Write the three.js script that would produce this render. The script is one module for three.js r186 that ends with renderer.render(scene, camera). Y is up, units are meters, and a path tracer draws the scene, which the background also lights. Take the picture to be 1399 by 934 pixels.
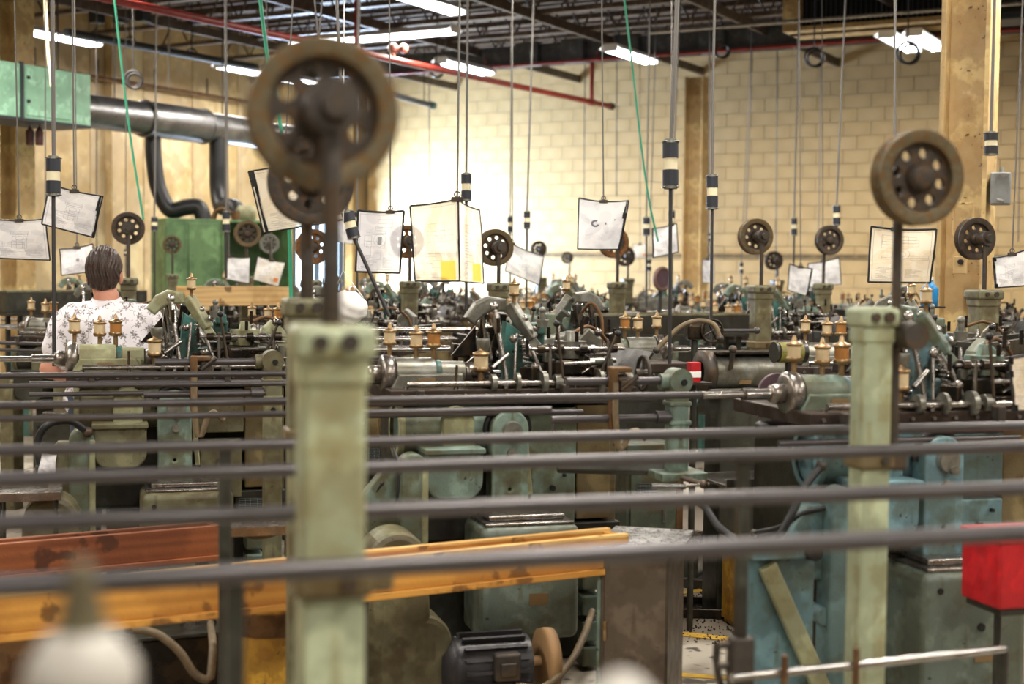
import * as THREE from 'three';
import { RoundedBoxGeometry } from 'three/addons/geometries/RoundedBoxGeometry.js';
import { mergeGeometries } from 'three/addons/utils/BufferGeometryUtils.js';
import { MarchingCubes } from 'three/addons/objects/MarchingCubes.js';
import { RectAreaLightUniformsLib } from 'three/addons/lights/RectAreaLightUniformsLib.js';

// ───────── camera, exposure, scene ─────────
const W = 1399, H = 934, F = 1950, EYE = 1.62;
const scene = new THREE.Scene();
scene.background = new THREE.Color(0x0a0908);
const camera = new THREE.PerspectiveCamera(2 * Math.atan(H / 2 / F) * 180 / Math.PI, W / H, 0.1, 120);
camera.position.set(0, EYE, 0);
camera.rotation.order = 'YXZ';
camera.rotation.set(-Math.atan(99 / F), 0, 0.010);
camera.updateMatrixWorld(true);
camera.focus = 6.9;
camera.userData.fStop = 2.1;
const renderer = new THREE.WebGLRenderer({ antialias: true });
renderer.toneMapping = THREE.LinearToneMapping;
renderer.toneMappingExposure = 2.1;
renderer.shadowMap.enabled = true;
RectAreaLightUniformsLib.init();
const LAMP = { color: 0xfff6ea, power: 46, reach: 4.27 };      // fluorescent strips: colour, radiance, height of the tubes

// ───────── directions: the building stands at 29.5° to the view, the machines at 45° to the building ─────────
const rad = d => d * Math.PI / 180;
const YB = rad(60.5);                  // yaw that lays local x along the long axis of the building
const YM = rad(16);                    // yaw that lays local x along a machine's spindle
const V = (x, y, z) => new THREE.Vector3(x, y, z);
const E1 = V(Math.cos(YB), 0, -Math.sin(YB)), E2 = V(-Math.sin(YB), 0, -Math.cos(YB)), ER = V(Math.cos(YM), 0, -Math.sin(YM)), EN = V(Math.sin(YM), 0, Math.cos(YM));
const B = (u, y, w) => V(E1.x * u - E2.x * w, y, E1.z * u - E2.z * w);
const ray = (px, py) => V((px - W / 2) / F, -(py - H / 2) / F, -1).applyQuaternion(camera.quaternion);
const P = (px, py, depth) => ray(px, py).multiplyScalar(depth).add(camera.position);
const atH = (px, py, h) => { const r = ray(px, py); return r.multiplyScalar((h - EYE) / r.y).add(camera.position); };
const colH = (px, depth, h) => { const p = P(px, 368, depth); p.y = h; return p; };
let seed = 7;
const rnd = (a = 1, b) => { seed = (seed * 1664525 + 1013904223) >>> 0; const t = seed / 4294967296; return b === undefined ? t * a : a + t * (b - a); };
const pick = a => a[Math.floor(rnd() * a.length)];

// ───────── names and tags ─────────
const taken = {};
const numbered = n => { const k = (taken[n] = (taken[n] ?? -1) + 1); return k ? `${n}_${String(k).padStart(3, '0')}` : n; };
function tag(o, label, category, group, kind) { if (label) o.userData.label = label; if (category) o.userData.category = category; if (group) o.userData.group = group; if (kind) o.userData.kind = kind; return o; }
function thing(name, label, category, pos = [0, 0, 0], yaw = 0, group) {
  const o = new THREE.Group(); o.name = numbered(name); scene.add(o);
  pos.isVector3 ? o.position.copy(pos) : o.position.set(...pos); o.rotation.y = yaw;
  return tag(o, label, category, group);
}
function copyOf(o, label, pos, yaw = 0, group) {
  const c = o.clone(); c.name = numbered(o.name.replace(/_\d{3}$/, '')); scene.add(c);
  c.position.copy(pos); c.rotation.y = yaw; c.userData = { ...o.userData, label }; if (group) c.userData.group = group; else delete c.userData.group;
  return c;
}

// ───────── geometry helpers (all non-indexed, uv in metres by the face's main direction) ─────────
function fin(g, keepUV) {
  if (g.index) g = g.toNonIndexed();
  for (const k of Object.keys(g.attributes)) if (!['position', 'normal', 'uv'].includes(k)) g.deleteAttribute(k);
  g.morphAttributes = {};
  if (!keepUV) metric(g);
  return g;
}
function metric(g) {
  const p = g.attributes.position, n = p.count, uv = new Float32Array(n * 2), a = V(0, 0, 0), b = V(0, 0, 0), c = V(0, 0, 0);
  for (let i = 0; i < n; i += 3) {
    a.fromBufferAttribute(p, i); b.fromBufferAttribute(p, i + 1); c.fromBufferAttribute(p, i + 2);
    const m = b.clone().sub(a).cross(c.clone().sub(a)), ax = Math.abs(m.x), ay = Math.abs(m.y), az = Math.abs(m.z);
    [a, b, c].forEach((q, k) => {
      const j = (i + k) * 2;
      if (ax >= ay && ax >= az) { uv[j] = q.z; uv[j + 1] = q.y; } else if (ay >= az) { uv[j] = q.x; uv[j + 1] = q.z; } else { uv[j] = q.x; uv[j + 1] = q.y; }
    });
  }
  g.setAttribute('uv', new THREE.BufferAttribute(uv, 2));
  return g;
}
const T = (g, x = 0, y = 0, z = 0, rx = 0, ry = 0, rz = 0) => { if (rx || ry || rz) g.applyMatrix4(new THREE.Matrix4().makeRotationFromEuler(new THREE.Euler(rx, ry, rz))); g.translate(x, y, z); return g; };
const box = (w, h, d, x, y, z, r = 0, rot = [0, 0, 0]) => fin(T(r ? new RoundedBoxGeometry(w, h, d, r > 0.012 ? 3 : 1, Math.min(r, w / 2.01, h / 2.01, d / 2.01)) : new THREE.BoxGeometry(w, h, d), x, y, z, ...rot));
const span = (x0, x1, y0, y1, z0, z1, r = 0.004) => box(x1 - x0, y1 - y0, z1 - z0, (x0 + x1) / 2, (y0 + y1) / 2, (z0 + z1) / 2, r);
const cyl = (r0, r1, h, x, y, z, axis = 'y', n = 18) => fin(T(new THREE.CylinderGeometry(r1, r0, h, n), x, y, z, axis === 'z' ? Math.PI / 2 : 0, 0, axis === 'x' ? -Math.PI / 2 : 0));
const sph = (r, x, y, z, n = 12, sx = 1, sy = 1, sz = 1) => fin(T(new THREE.SphereGeometry(r, n, Math.max(6, n >> 1)).scale(sx, sy, sz), x, y, z));
const rod = (a, b, r, n = 10, r1 = r) => {
  const A = Array.isArray(a) ? V(...a) : a, C = Array.isArray(b) ? V(...b) : b, d = C.clone().sub(A), L = d.length();
  const g = new THREE.CylinderGeometry(r1, r, L, n); g.applyQuaternion(new THREE.Quaternion().setFromUnitVectors(V(0, 1, 0), d.normalize()));
  g.translate((A.x + C.x) / 2, (A.y + C.y) / 2, (A.z + C.z) / 2); return fin(g);
};
const bar = (a, b, w, h) => {          // flat bar between two points
  const A = V(...a), C = V(...b), d = C.clone().sub(A), g = new RoundedBoxGeometry(w, d.length(), h, 1, Math.min(w, h) * 0.2);
  g.applyQuaternion(new THREE.Quaternion().setFromUnitVectors(V(0, 1, 0), d.clone().normalize())); g.translate((A.x + C.x) / 2, (A.y + C.y) / 2, (A.z + C.z) / 2); return fin(g);
};
const tube = (pts, r, seg = 24, n = 8) => fin(new THREE.TubeGeometry(new THREE.CatmullRomCurve3(pts.map(p => Array.isArray(p) ? V(...p) : p)), seg, r, n, false));
const lathe = (prof, x, y, z, axis = 'y', n = 24) => fin(T(new THREE.LatheGeometry(prof.map(p => new THREE.Vector2(...p)), n), x, y, z, axis === 'z' ? Math.PI / 2 : 0, 0, axis === 'x' ? -Math.PI / 2 : 0));
function shapeOf(pts) { const s = new THREE.Shape(); pts.forEach((p, i) => p.length === 2 ? (i ? s.lineTo(...p) : s.moveTo(...p)) : s.absarc(...p)); return s; }
const ext = (pts, d, x, y, z, bev = 0.004, holes = []) => {   // outline in x,y pulled along z
  const s = Array.isArray(pts) === false ? pts : shapeOf(pts);
  for (const [hx, hy, hr] of holes) { const h = new THREE.Path(); h.absarc(hx, hy, hr, 0, Math.PI * 2, true); s.holes.push(h); }
  return fin(T(new THREE.ExtrudeGeometry(s, { depth: d, bevelEnabled: bev > 0, bevelThickness: bev, bevelSize: bev, bevelSegments: 2, curveSegments: 10 }), x, y, z));
};
const archPts = (w, h) => [[-w / 2, 0], [w / 2, 0], [w / 2, h - w / 2], [0, h - w / 2, w / 2, 0, Math.PI, false]];
const torus = (R, r, x, y, z, axis = 'z', n = 24, arc = Math.PI * 2, turn = 0) => fin(T(new THREE.TorusGeometry(R, r, 8, n, arc).rotateZ(turn), x, y, z, axis === 'y' ? Math.PI / 2 : 0, axis === 'x' ? Math.PI / 2 : 0, 0));
const coil = (a, b, R, r, turns) => { const A = V(...a), C = V(...b), q = new THREE.Quaternion().setFromUnitVectors(V(0, 1, 0), C.clone().sub(A).normalize()), L = A.distanceTo(C), pts = []; for (let i = 0; i <= turns * 8; i++) { const t = i / (turns * 8), f = t * turns * Math.PI * 2; pts.push(V(Math.cos(f) * R, t * L, Math.sin(f) * R).applyQuaternion(q).add(A)); } return tube(pts, r, turns * 10, 5); };
function mesh(name, mat, parent, ...gs) {
  const list = gs.flat(), g = list.length > 1 ? mergeGeometries(list) : list[0];
  const m = new THREE.Mesh(g, mat); m.castShadow = m.receiveShadow = true;
  m.name = parent ? name : numbered(name); (parent ?? scene).add(m); return m;
}
const shared = (name, mat, parent, g) => { const m = new THREE.Mesh(g, mat); m.castShadow = m.receiveShadow = true; m.name = name; parent.add(m); return m; };

// ───────── computed textures ─────────
function lattice(N, cells, s) {          // periodic value noise
  const g = new Float32Array(cells * cells); let q = s * 2654435761 >>> 0;
  for (let i = 0; i < g.length; i++) { q = (q * 1664525 + 1013904223) >>> 0; g[i] = q / 4294967296; }
  const o = new Float32Array(N * N), sm = t => t * t * (3 - 2 * t);
  for (let y = 0; y < N; y++) { const fy = y / N * cells, y0 = Math.floor(fy), ty = sm(fy - y0), y1 = (y0 + 1) % cells;
    for (let x = 0; x < N; x++) { const fx = x / N * cells, x0 = Math.floor(fx), tx = sm(fx - x0), x1 = (x0 + 1) % cells;
      const a = g[y0 * cells + x0], b = g[y0 * cells + x1], c = g[y1 * cells + x0], d = g[y1 * cells + x1];
      o[y * N + x] = (a + (b - a) * tx) * (1 - ty) + (c + (d - c) * tx) * ty; } }
  return o;
}
function lattice2(N, cx, cy, s) { const l = lattice(N, cx, s), o = new Float32Array(N * N); for (let y = 0; y < N; y++) for (let x = 0; x < N; x++) o[y * N + x] = l[Math.floor(((y * cy / cx) % N)) * N + x]; return o; }
function fbm(N, cells, oct, s) { const o = new Float32Array(N * N); let amp = 1, tot = 0; for (let k = 0; k < oct; k++) { const l = lattice(N, cells, s + k * 17); for (let i = 0; i < o.length; i++) o[i] += l[i] * amp; tot += amp; amp *= 0.55; cells *= 2; } for (let i = 0; i < o.length; i++) o[i] /= tot; return o; }
const NT = 256;
const nA = fbm(NT, 4, 6, 3), nB = fbm(NT, 8, 5, 91), nC = fbm(NT, 56, 2, 211), nD = fbm(NT, 3, 5, 517), nS = fbm(NT, 6, 5, 733);
const nV = (() => { const a = lattice2(NT, 40, 3, 17), b = lattice2(NT, 18, 2, 71); return a.map((v, i) => 0.55 * v + 0.45 * b[i]); })();   // long upright runs of oil
const hex = h => [h >> 16 & 255, h >> 8 & 255, h & 255];
const mixc = (a, b, t) => a.map((v, i) => v + (b[i] - v) * t);
const st = (a, b, v) => { const t = Math.min(1, Math.max(0, (v - a) / (b - a))); return t * t * (3 - 2 * t); };
function dataTex(fn, size, N = NT, srgb = true) {
  const d = new Uint8Array(N * N * 4);
  for (let y = 0; y < N; y++) for (let x = 0; x < N; x++) { const c = fn(y * N + x, x, y), j = (y * N + x) * 4; d[j] = c[0]; d[j + 1] = c[1]; d[j + 2] = c[2]; d[j + 3] = 255; }
  const t = new THREE.DataTexture(d, N, N); t.wrapS = t.wrapT = THREE.RepeatWrapping; t.magFilter = THREE.LinearFilter; t.minFilter = THREE.LinearMipmapLinearFilter; t.generateMipmaps = true;
  if (srgb) t.colorSpace = THREE.SRGBColorSpace; t.repeat.set(1 / size, 1 / size); t.needsUpdate = true; return t;
}
const rough = dataTex(i => { const v = 90 + 150 * nB[i]; return [v, v, v]; }, 0.35, NT, false);
const bumps = dataTex(i => { const v = 255 * (0.6 * nC[i] + 0.4 * nB[i]); return [v, v, v]; }, 0.3, NT, false);
// worn paint: drifted tone, oily brown stains, chips down to the iron
function paint(base, { stain = 0x4a3d28, chip = 0x2b2621, amount = 0.5, chips = 0.5, size = 0.62, r = 0.5, metal = 0, bump = 0.0012 } = {}) {
  const b = hex(base), s = hex(stain), c = hex(chip);
  const map = dataTex((i, x, y) => {
    let o = mixc(b, b.map(v => v * 0.72), nA[i]);
    o = mixc(o, b.map(v => Math.min(255, v * 1.18 + 8)), 0.5 * st(0.52, 0.7, nS[i]));
    o = mixc(o, s, amount * st(0.5, 0.66, nD[i]) * (0.5 + 0.5 * nB[i]));
    o = mixc(o, s, amount * 0.8 * st(0.56, 0.7, nS[(i * 1 + 77 * NT) % (NT * NT)]));
    o = mixc(o, s, amount * 0.75 * st(0.56, 0.72, nV[i]) * st(0.35, 0.6, nB[i]));
    return mixc(o, c, st(0.80 - 0.11 * chips, 0.84 - 0.11 * chips, 0.55 * nC[i] + 0.45 * nB[i]) * 0.9);
  }, size);
  return new THREE.MeshStandardMaterial({ map, roughnessMap: rough, roughness: r * 1.5, metalness: metal, bumpMap: bumps, bumpScale: bump });
}
function metalMat(base, spot, { size = 0.3, r = 0.4, m = 0.9, amount = 0.6 } = {}) {
  const b = hex(base), s = hex(spot);
  const map = dataTex(i => mixc(mixc(b, b.map(v => v * 0.65), nB[i]), s, amount * st(0.48, 0.66, nA[i])), size);
  return new THREE.MeshStandardMaterial({ map, roughnessMap: rough, roughness: r * 1.6, metalness: m, bumpMap: bumps, bumpScale: 0.0006 });
}
const plain = (c, r = 0.6, m = 0, o = {}) => new THREE.MeshStandardMaterial({ color: c, roughness: r, metalness: m, ...o });
const mat = {
  postGreen: paint(0xb3bd9c, { stain: 0x7c7048, amount: 0.5, chips: 0.15 }),
  olive: paint(0x7f7d5f, { stain: 0x4a3e26, amount: 0.6 }),
  green: paint(0x7b9185, { stain: 0x4c4429, amount: 0.62, chips: 0.62 }),
  pale: paint(0xa9ad89, { stain: 0x6e6340, amount: 0.5, chips: 0.4 }),
  blue: paint(0x6c9098, { stain: 0x464b3a, amount: 0.5, chips: 0.55 }),
  teal: paint(0x3f7a72, { stain: 0x33382c, amount: 0.5, chips: 0.55 }),
  tank: paint(0x76857a, { stain: 0x4f4a34, amount: 0.45, chips: 0.5 }),
  dark: paint(0x37382f, { stain: 0x1e1912, amount: 0.6, r: 0.42 }),
  ochre: paint(0x776845, { stain: 0x54401f, amount: 0.7, chips: 0.5, r: 0.55 }),
  column: paint(0xe2c188, { stain: 0xa87c40, chip: 0x5a3c1c, amount: 0.24, chips: 0.8, size: 0.8, r: 0.6 }),
  iron: metalMat(0x57514b, 0x5c4a38, { m: 0.55, r: 0.5, amount: 0.7 }),
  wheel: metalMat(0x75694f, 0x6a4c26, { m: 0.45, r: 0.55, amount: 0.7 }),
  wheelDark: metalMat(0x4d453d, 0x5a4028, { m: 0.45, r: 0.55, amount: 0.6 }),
  rustWheel: metalMat(0x94693c, 0x6e3f1c, { m: 0.3, r: 0.7, amount: 0.7 }),
  steel: metalMat(0xb9b5b0, 0x7c7064, { m: 0.9, r: 0.27, amount: 0.5 }),
  bright: metalMat(0xd8d6d2, 0x9c948a, { m: 0.95, r: 0.2, amount: 0.4 }),
  cast: metalMat(0x9c9c92, 0x5f5a4c, { m: 0.6, r: 0.38, amount: 0.55 }),
  oily: metalMat(0x3a3632, 0x57452f, { m: 0.75, r: 0.3, amount: 0.55 }),
  tubeBar: Object.assign(metalMat(0x686466, 0x54504e, { m: 0.6, r: 0.22, amount: 0.4, size: 1.4 }), { bumpMap: null, roughnessMap: null }),
  rust: metalMat(0x836038, 0x4d3018, { m: 0.25, r: 0.7, amount: 0.7 }),
  deck: metalMat(0x54473f, 0x3a2e24, { m: 0.55, r: 0.42, amount: 0.6 }),
  brass: metalMat(0xc2a47a, 0x80613c, { m: 0.8, r: 0.35, amount: 0.5, size: 0.1 }),
  amber: new THREE.MeshPhysicalMaterial({ color: 0xa5713c, roughness: 0.2, clearcoat: 0.6 }),
  glass: new THREE.MeshPhysicalMaterial({ color: 0xcdb892, roughness: 0.2, clearcoat: 0.6 }),
  rubber: plain(0x1b1b1d, 0.55), black: plain(0x0d0d0e, 0.5), navy: plain(0x20242e, 0.5),
  cream: plain(0xe6dcb8, 0.6), white: plain(0xf0f0ec, 0.6),
  wire: plain(0x6d6a66, 0.5, 0.3), wireDark: plain(0x2c2a29, 0.5), greenWire: plain(0x2f9c78, 0.5),
  hose: metalMat(0x8d7a5c, 0x5f5038, { m: 0.0, r: 0.6 }), hoseBlack: plain(0x17181a, 0.45),
  redPipe: paint(0xb23a2e, { stain: 0x6a2018, amount: 0.5, chips: 0.2, r: 0.45 }),
  darkPipe: plain(0x2e3338, 0.5, 0.2), beam: paint(0x5c6164, { stain: 0x3a3632, amount: 0.4, chips: 0.3 }),
  joist: paint(0x6d5f52, { stain: 0x3c2f25, amount: 0.5, chips: 0.3 }),
  ductGreen: paint(0xa4dcb8, { stain: 0x7fb896, amount: 0.3, chips: 0.1, r: 0.45 }),
  duct: metalMat(0xa9a9a8, 0x77777a, { m: 0.85, r: 0.36, amount: 0.5, size: 1.2 }),
  cabinetGreen: paint(0x6f9460, { stain: 0x2d4a2c, amount: 0.4, chips: 0.25, size: 1.2 }),
  cabinetGreenDark: paint(0x566050, { stain: 0x4a3a22, amount: 0.6, chips: 0.4 }),
  red: paint(0xd21620, { stain: 0x8d0e14, amount: 0.3, chips: 0.1 }),
  yellow: paint(0xdba63a, { stain: 0x8a5a1c, chip: 0x3a2814, amount: 0.5, chips: 0.75, size: 0.4 }),
  brownCab: paint(0x6f6152, { stain: 0x43362a, amount: 0.55, chips: 0.35, r: 0.4, metal: 0.2 }),
  tan: plain(0xa8845a, 0.7), grey: paint(0x9a9d9c, { stain: 0x6d6a62, amount: 0.3, chips: 0.2 }),
  motor: paint(0x37363a, { stain: 0x251f1a, amount: 0.4, chips: 0.3, r: 0.45 }),
  purple: paint(0x6a5058, { stain: 0x44343a, amount: 0.4, chips: 0.3 }),
};
// sawn timber: grain along u
function timber(base, darkc, size = 1.0) {
  const b = hex(base), d = hex(darkc);
  const map = dataTex((i, x, y) => { const wv = nA[(y * NT + (x >> 3)) % (NT * NT)], ring = 0.5 + 0.5 * Math.sin(y * 0.55 + 14 * wv); let o = mixc(b, d, 0.30 * ring + 0.35 * st(0.52, 0.66, nD[i])); return mixc(o, mixc(d, [40, 26, 14], 0.4), 0.8 * st(0.66, 0.74, nB[i])); }, size);
  return new THREE.MeshStandardMaterial({ map, roughness: 0.55, bumpMap: bumps, bumpScale: 0.001 });
}
mat.woodYellow = timber(0xdca047, 0x9a6224); mat.woodRed = timber(0x96562f, 0x5a2c16); mat.woodPale = timber(0xcfae78, 0x94703f); mat.woodEdge = timber(0xe9c37c, 0xa87a3a);
// ───────── the room: floor, walls, roof ─────────
const U0 = -9, U1 = 20.5, W0 = -14.5, W1 = 14, HC = 5.2;
{
  const concrete = dataTex(i => { let o = mixc([196, 188, 172], [156, 148, 134], nA[i]); o = mixc(o, [86, 76, 62], 0.75 * st(0.5, 0.68, nD[i])); return mixc(o, [52, 46, 38], 0.8 * st(0.62, 0.68, 0.5 * nC[i] + 0.5 * nS[i])); }, 2.6);
  const fm = new THREE.MeshStandardMaterial({ map: concrete, roughness: 0.55, bumpMap: bumps, bumpScale: 0.001 });
  const fl = mesh('floor', fm, null, T(fin(new THREE.BoxGeometry(U1 - U0 + 1, 0.3, W1 - W0 + 1)), (U0 + U1) / 2, -0.15, (W0 + W1) / 2));
  metric(fl.geometry); fl.rotation.y = YB; tag(fl, 'stained grey concrete workshop floor', 'floor', null, 'structure');
}
const lineMat = paint(0xe4b63c, { stain: 0x9a7c3c, chip: 0x8a8272, amount: 0.5, chips: 0.55, size: 0.5 });
const floorLine = (a, b, wd, label) => { const d = b.clone().sub(a), o = thing('floor_marking', label, 'floor marking', a.clone().add(b).multiplyScalar(0.5).setY(0), Math.atan2(-d.z, d.x)); o.userData.kind = 'structure'; mesh('painted_line', lineMat, o, box(d.length(), 0.004, wd, 0, 0.002, 0)); };

// back wall: painted concrete blocks on a mortar bed
{
  const g = new THREE.Group(); g.name = 'wall_back'; tag(g, 'cream painted concrete block wall behind the machines', 'wall', null, 'structure'); scene.add(g);
  g.position.copy(B(U1, 0, 0)); g.rotation.y = YB;       // local x = into the wall, local z = towards the right
  const bm = [0xeccd94, 0xeacb91, 0xedcf97, 0xebcc93].map((c, k) => paint(c, { stain: 0xd0ab6c, chip: 0xa8854c, amount: 0.25, chips: 0.0, size: 1.7 + k * 0.3, r: 0.55, bump: 0.002 }));
  mesh('mortar_bed', plain(0xdaba80, 0.85), g, box(0.30, HC, W1 - W0 + 0.6, 0.175, HC / 2, (W0 + W1) / 2));
  const bw = 0.400, bh = 0.2, gap = 0.0045, geo = [0, 1, 2].map(k => box(0.05, bh - gap, bw - gap, 0, 0, 0, 0.004 + 0.0005 * k)), half = box(0.05, bh - gap, bw / 2 - gap, 0, 0, 0);
  const rest = []; let n = 0;
  for (let r = 0; r < 26; r++) for (let c = 0; c < 72; c++) {
    const z = W0 + 0.2 + c * bw + (r % 2 ? bw / 2 : 0), y = r * bh + bh / 2; if (z > W1) continue;
    const inView = z > -10.1 && z < -3.0 && y > 1.6 && y < 4.85;
    if (inView && n < 300) { n++; const m = shared('block', bm[(r * 5 + c * 3 + (r * c) % 3) % 4], g, geo[(r + c) % 3]); m.position.set((rnd() - 0.5) * 0.0016, y, z); }
    else rest.push(T(box(0.05, bh - gap, bw - gap, 0, 0, 0), 0, y, z));
  }
  const s = mesh('block_field', bm[0], g, rest); s.userData.kind = 'stuff';
  // ledge strip that runs along the wall at eye height
  const t = mesh('trim_1', paint(0xa88f63, { amount: 0.4 }), null, box(0.05, 0.05, 16, -0.05, 1.86, -6)); t.position.copy(g.position); t.rotation.y = YB; tag(t, 'narrow brown ledge strip along the block wall', 'trim', null, 'structure');
}
// left wall: tall painted panels with open seams
{
  const g = new THREE.Group(); g.name = 'wall_left'; tag(g, 'cream wall of tall painted panels behind the round duct', 'wall', null, 'structure'); scene.add(g);
  g.position.copy(B(0, 0, W0)); g.rotation.y = YB;
  const pm = [0xdec59c, 0xdac196, 0xe2cba4].map((c, k) => paint(c, { stain: 0xa98a55, chip: 0x8d6f40, amount: 0.4, chips: 0.0, size: 2.1 + k * 0.4, r: 0.55 }));
  const doorA = 18.35, doorB = 19.75, doorH = 2.75;
  mesh('backing', plain(0x7b6542, 0.9), g, [box(doorA - U0 + 0.3, HC, 0.25, (doorA + U0 - 0.3) / 2, HC / 2, -0.16), box(U1 - doorB + 0.3, HC, 0.25, (U1 + doorB + 0.3) / 2, HC / 2, -0.16), box(doorB - doorA, HC - doorH, 0.25, (doorA + doorB) / 2, (HC + doorH) / 2, -0.16)]);
  const pg = box(0.985, HC - 0.02, 0.04, 0, HC / 2, 0, 0.006);
  for (let u = U0 + 0.5, k = 0; u < U1; u += 1, k++) {
    if (u > doorA - 0.5 && u < doorB + 0.5) continue;
    shared('panel', pm[(k * 7) % 3], g, pg).position.set(u, 0, 0.01);
  }
  for (const [a, b] of [[17.98, doorA], [doorB, 19.985]]) mesh('panel', pm[1], g, span(a, b, 0, HC - 0.02, -0.01, 0.03));
  mesh('panel', pm[0], g, span(doorA, doorB, doorH, HC - 0.02, -0.01, 0.03));
  // pilaster bands on the wall
  for (const u of [8.2, 11.1, 14.4]) mesh('pilaster', pm[0], g, span(u - 0.14, u + 0.14, 0, HC - 0.05, 0.03, 0.17, 0.01));
  // glazed door with daylight
  const d = thing('door_1', 'tall glazed door full of pale blue daylight beside the corner', 'door', B((doorA + doorB) / 2, 0, W0), YB); d.userData.kind = 'structure';
  const hw = (doorB - doorA) / 2;
  mesh('door_frame', mat.darkPipe, d, [span(-hw, -hw + 0.08, 0, doorH, -0.1, 0.05), span(hw - 0.08, hw, 0, doorH, -0.1, 0.05), span(-hw, hw, doorH - 0.08, doorH, -0.1, 0.05), span(-0.03, 0.03, 0, doorH, -0.08, 0.03), span(-hw, hw, 0.95, 1.03, -0.08, 0.03)]);
  const pane = new THREE.MeshStandardMaterial({ color: 0xcfe6ff, emissive: 0xbfe0ff, emissiveIntensity: 3.2, roughness: 0.3 });
  for (const s of [-1, 1]) for (const [y0, y1] of [[0.05, 0.95], [1.03, doorH - 0.08]]) mesh('pane', pane, d, box(hw - 0.11, y1 - y0, 0.02, s * hw / 2, (y0 + y1) / 2, -0.05));
  const L = new THREE.RectAreaLight(0xc4dcff, 64, 1.25, 2.4); L.position.copy(B((doorA + doorB) / 2, 1.4, W0 + 0.12)); L.lookAt(B((doorA + doorB) / 2, 1.4, W0 + 3)); scene.add(L);
}
// unseen sides of the room close it
for (const [nm, u, w, du, dw, lb] of [['wall_right', (U0 + U1) / 2, W1 + 0.15, U1 - U0 + 0.6, 0.3, 'cream painted side wall opposite the duct'], ['wall_front', U0 - 0.15, (W0 + W1) / 2, 0.3, W1 - W0 + 0.6, 'cream painted wall at the near end of the hall']]) {
  const m = mesh(nm, plain(0xd8c4a0, 0.8), null, box(du, HC, dw, 0, HC / 2, 0)); m.position.copy(B(u, 0, w)); m.rotation.y = YB; tag(m, lb, 'wall', null, 'structure');
}
// roof: ribbed deck, open-web joists, purlins
{
  const g = new THREE.Group(); g.name = 'ceiling'; tag(g, 'dark ribbed roof deck on open web steel joists', 'ceiling', null, 'structure'); scene.add(g); g.rotation.y = YB;
  const deckM = paint(0x76665a, { stain: 0x4a3c33, amount: 0.5, chips: 0.25, size: 2.4 });
  mesh('roof_slab', deckM, g, box(U1 - U0 + 1, 0.2, W1 - W0 + 1, (U0 + U1) / 2, HC + 0.16, (W0 + W1) / 2));
  const rg = box(0.09, 0.05, W1 - W0, 0, 0, (W0 + W1) / 2), ribs = [];
  for (let u = 9; u < U1; u += 0.3) shared('deck_rib', deckM, g, rg).position.set(u, HC + 0.035, 0);
  for (let u = U0; u < 9; u += 0.3) ribs.push(T(rg.clone(), u, HC + 0.035, 0)); mesh('deck_rib_field', deckM, g, ribs).userData.kind = 'stuff';
  const jg = []; const L = 22, z0 = W0 + 0.1;
  jg.push(box(0.1, 0.05, L, 0, 0.2, z0 + L / 2), box(0.1, 0.05, L, 0, -0.2, z0 + L / 2));
  for (let k = 0; k < L / 0.5; k++) { const a = z0 + k * 0.5; jg.push(rod([0, -0.2, a], [0, 0.2, a + 0.25], 0.014, 5), rod([0, 0.2, a + 0.25], [0, -0.2, a + 0.5], 0.014, 5)); }
  const jgeo = mergeGeometries(jg);
  for (let u = 11.4; u < U1; u += 1.3) shared('joist', mat.joist, g, jgeo).position.set(u, 4.92, 0);
  const pg = box(U1 - 8, 0.12, 0.05, (U1 + 8) / 2, 0, 0, 0.01);
  for (const w of [-12.7, -10.4, -8.3, -6.2, -4.3]) shared('bridging', mat.joist, g, pg).position.set(0, 4.66, w);
}
// roof beam with bolted plates
{
  const o = thing('roof_beam', 'dark grey steel beam with bolted splice plates under the joists', 'beam', B(17.4, 4.45, 0), YB); o.userData.kind = 'structure';
  mesh('web', mat.beam, o, span(-0.012, 0.012, 0, 0.26, W0, 3)); mesh('flange', mat.beam, o, span(-0.09, 0.09, 0, 0.02, W0, 3)); mesh('flange', mat.beam, o, span(-0.09, 0.09, 0.24, 0.26, W0, 3));
  for (const z of [-9.6, -8.9, -8.1, -6.9, -5.6]) mesh('splice_plate', mat.beam, o, box(0.2, 0.32, 0.34, -0.02, 0.13, z, 0.01));
}
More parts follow.
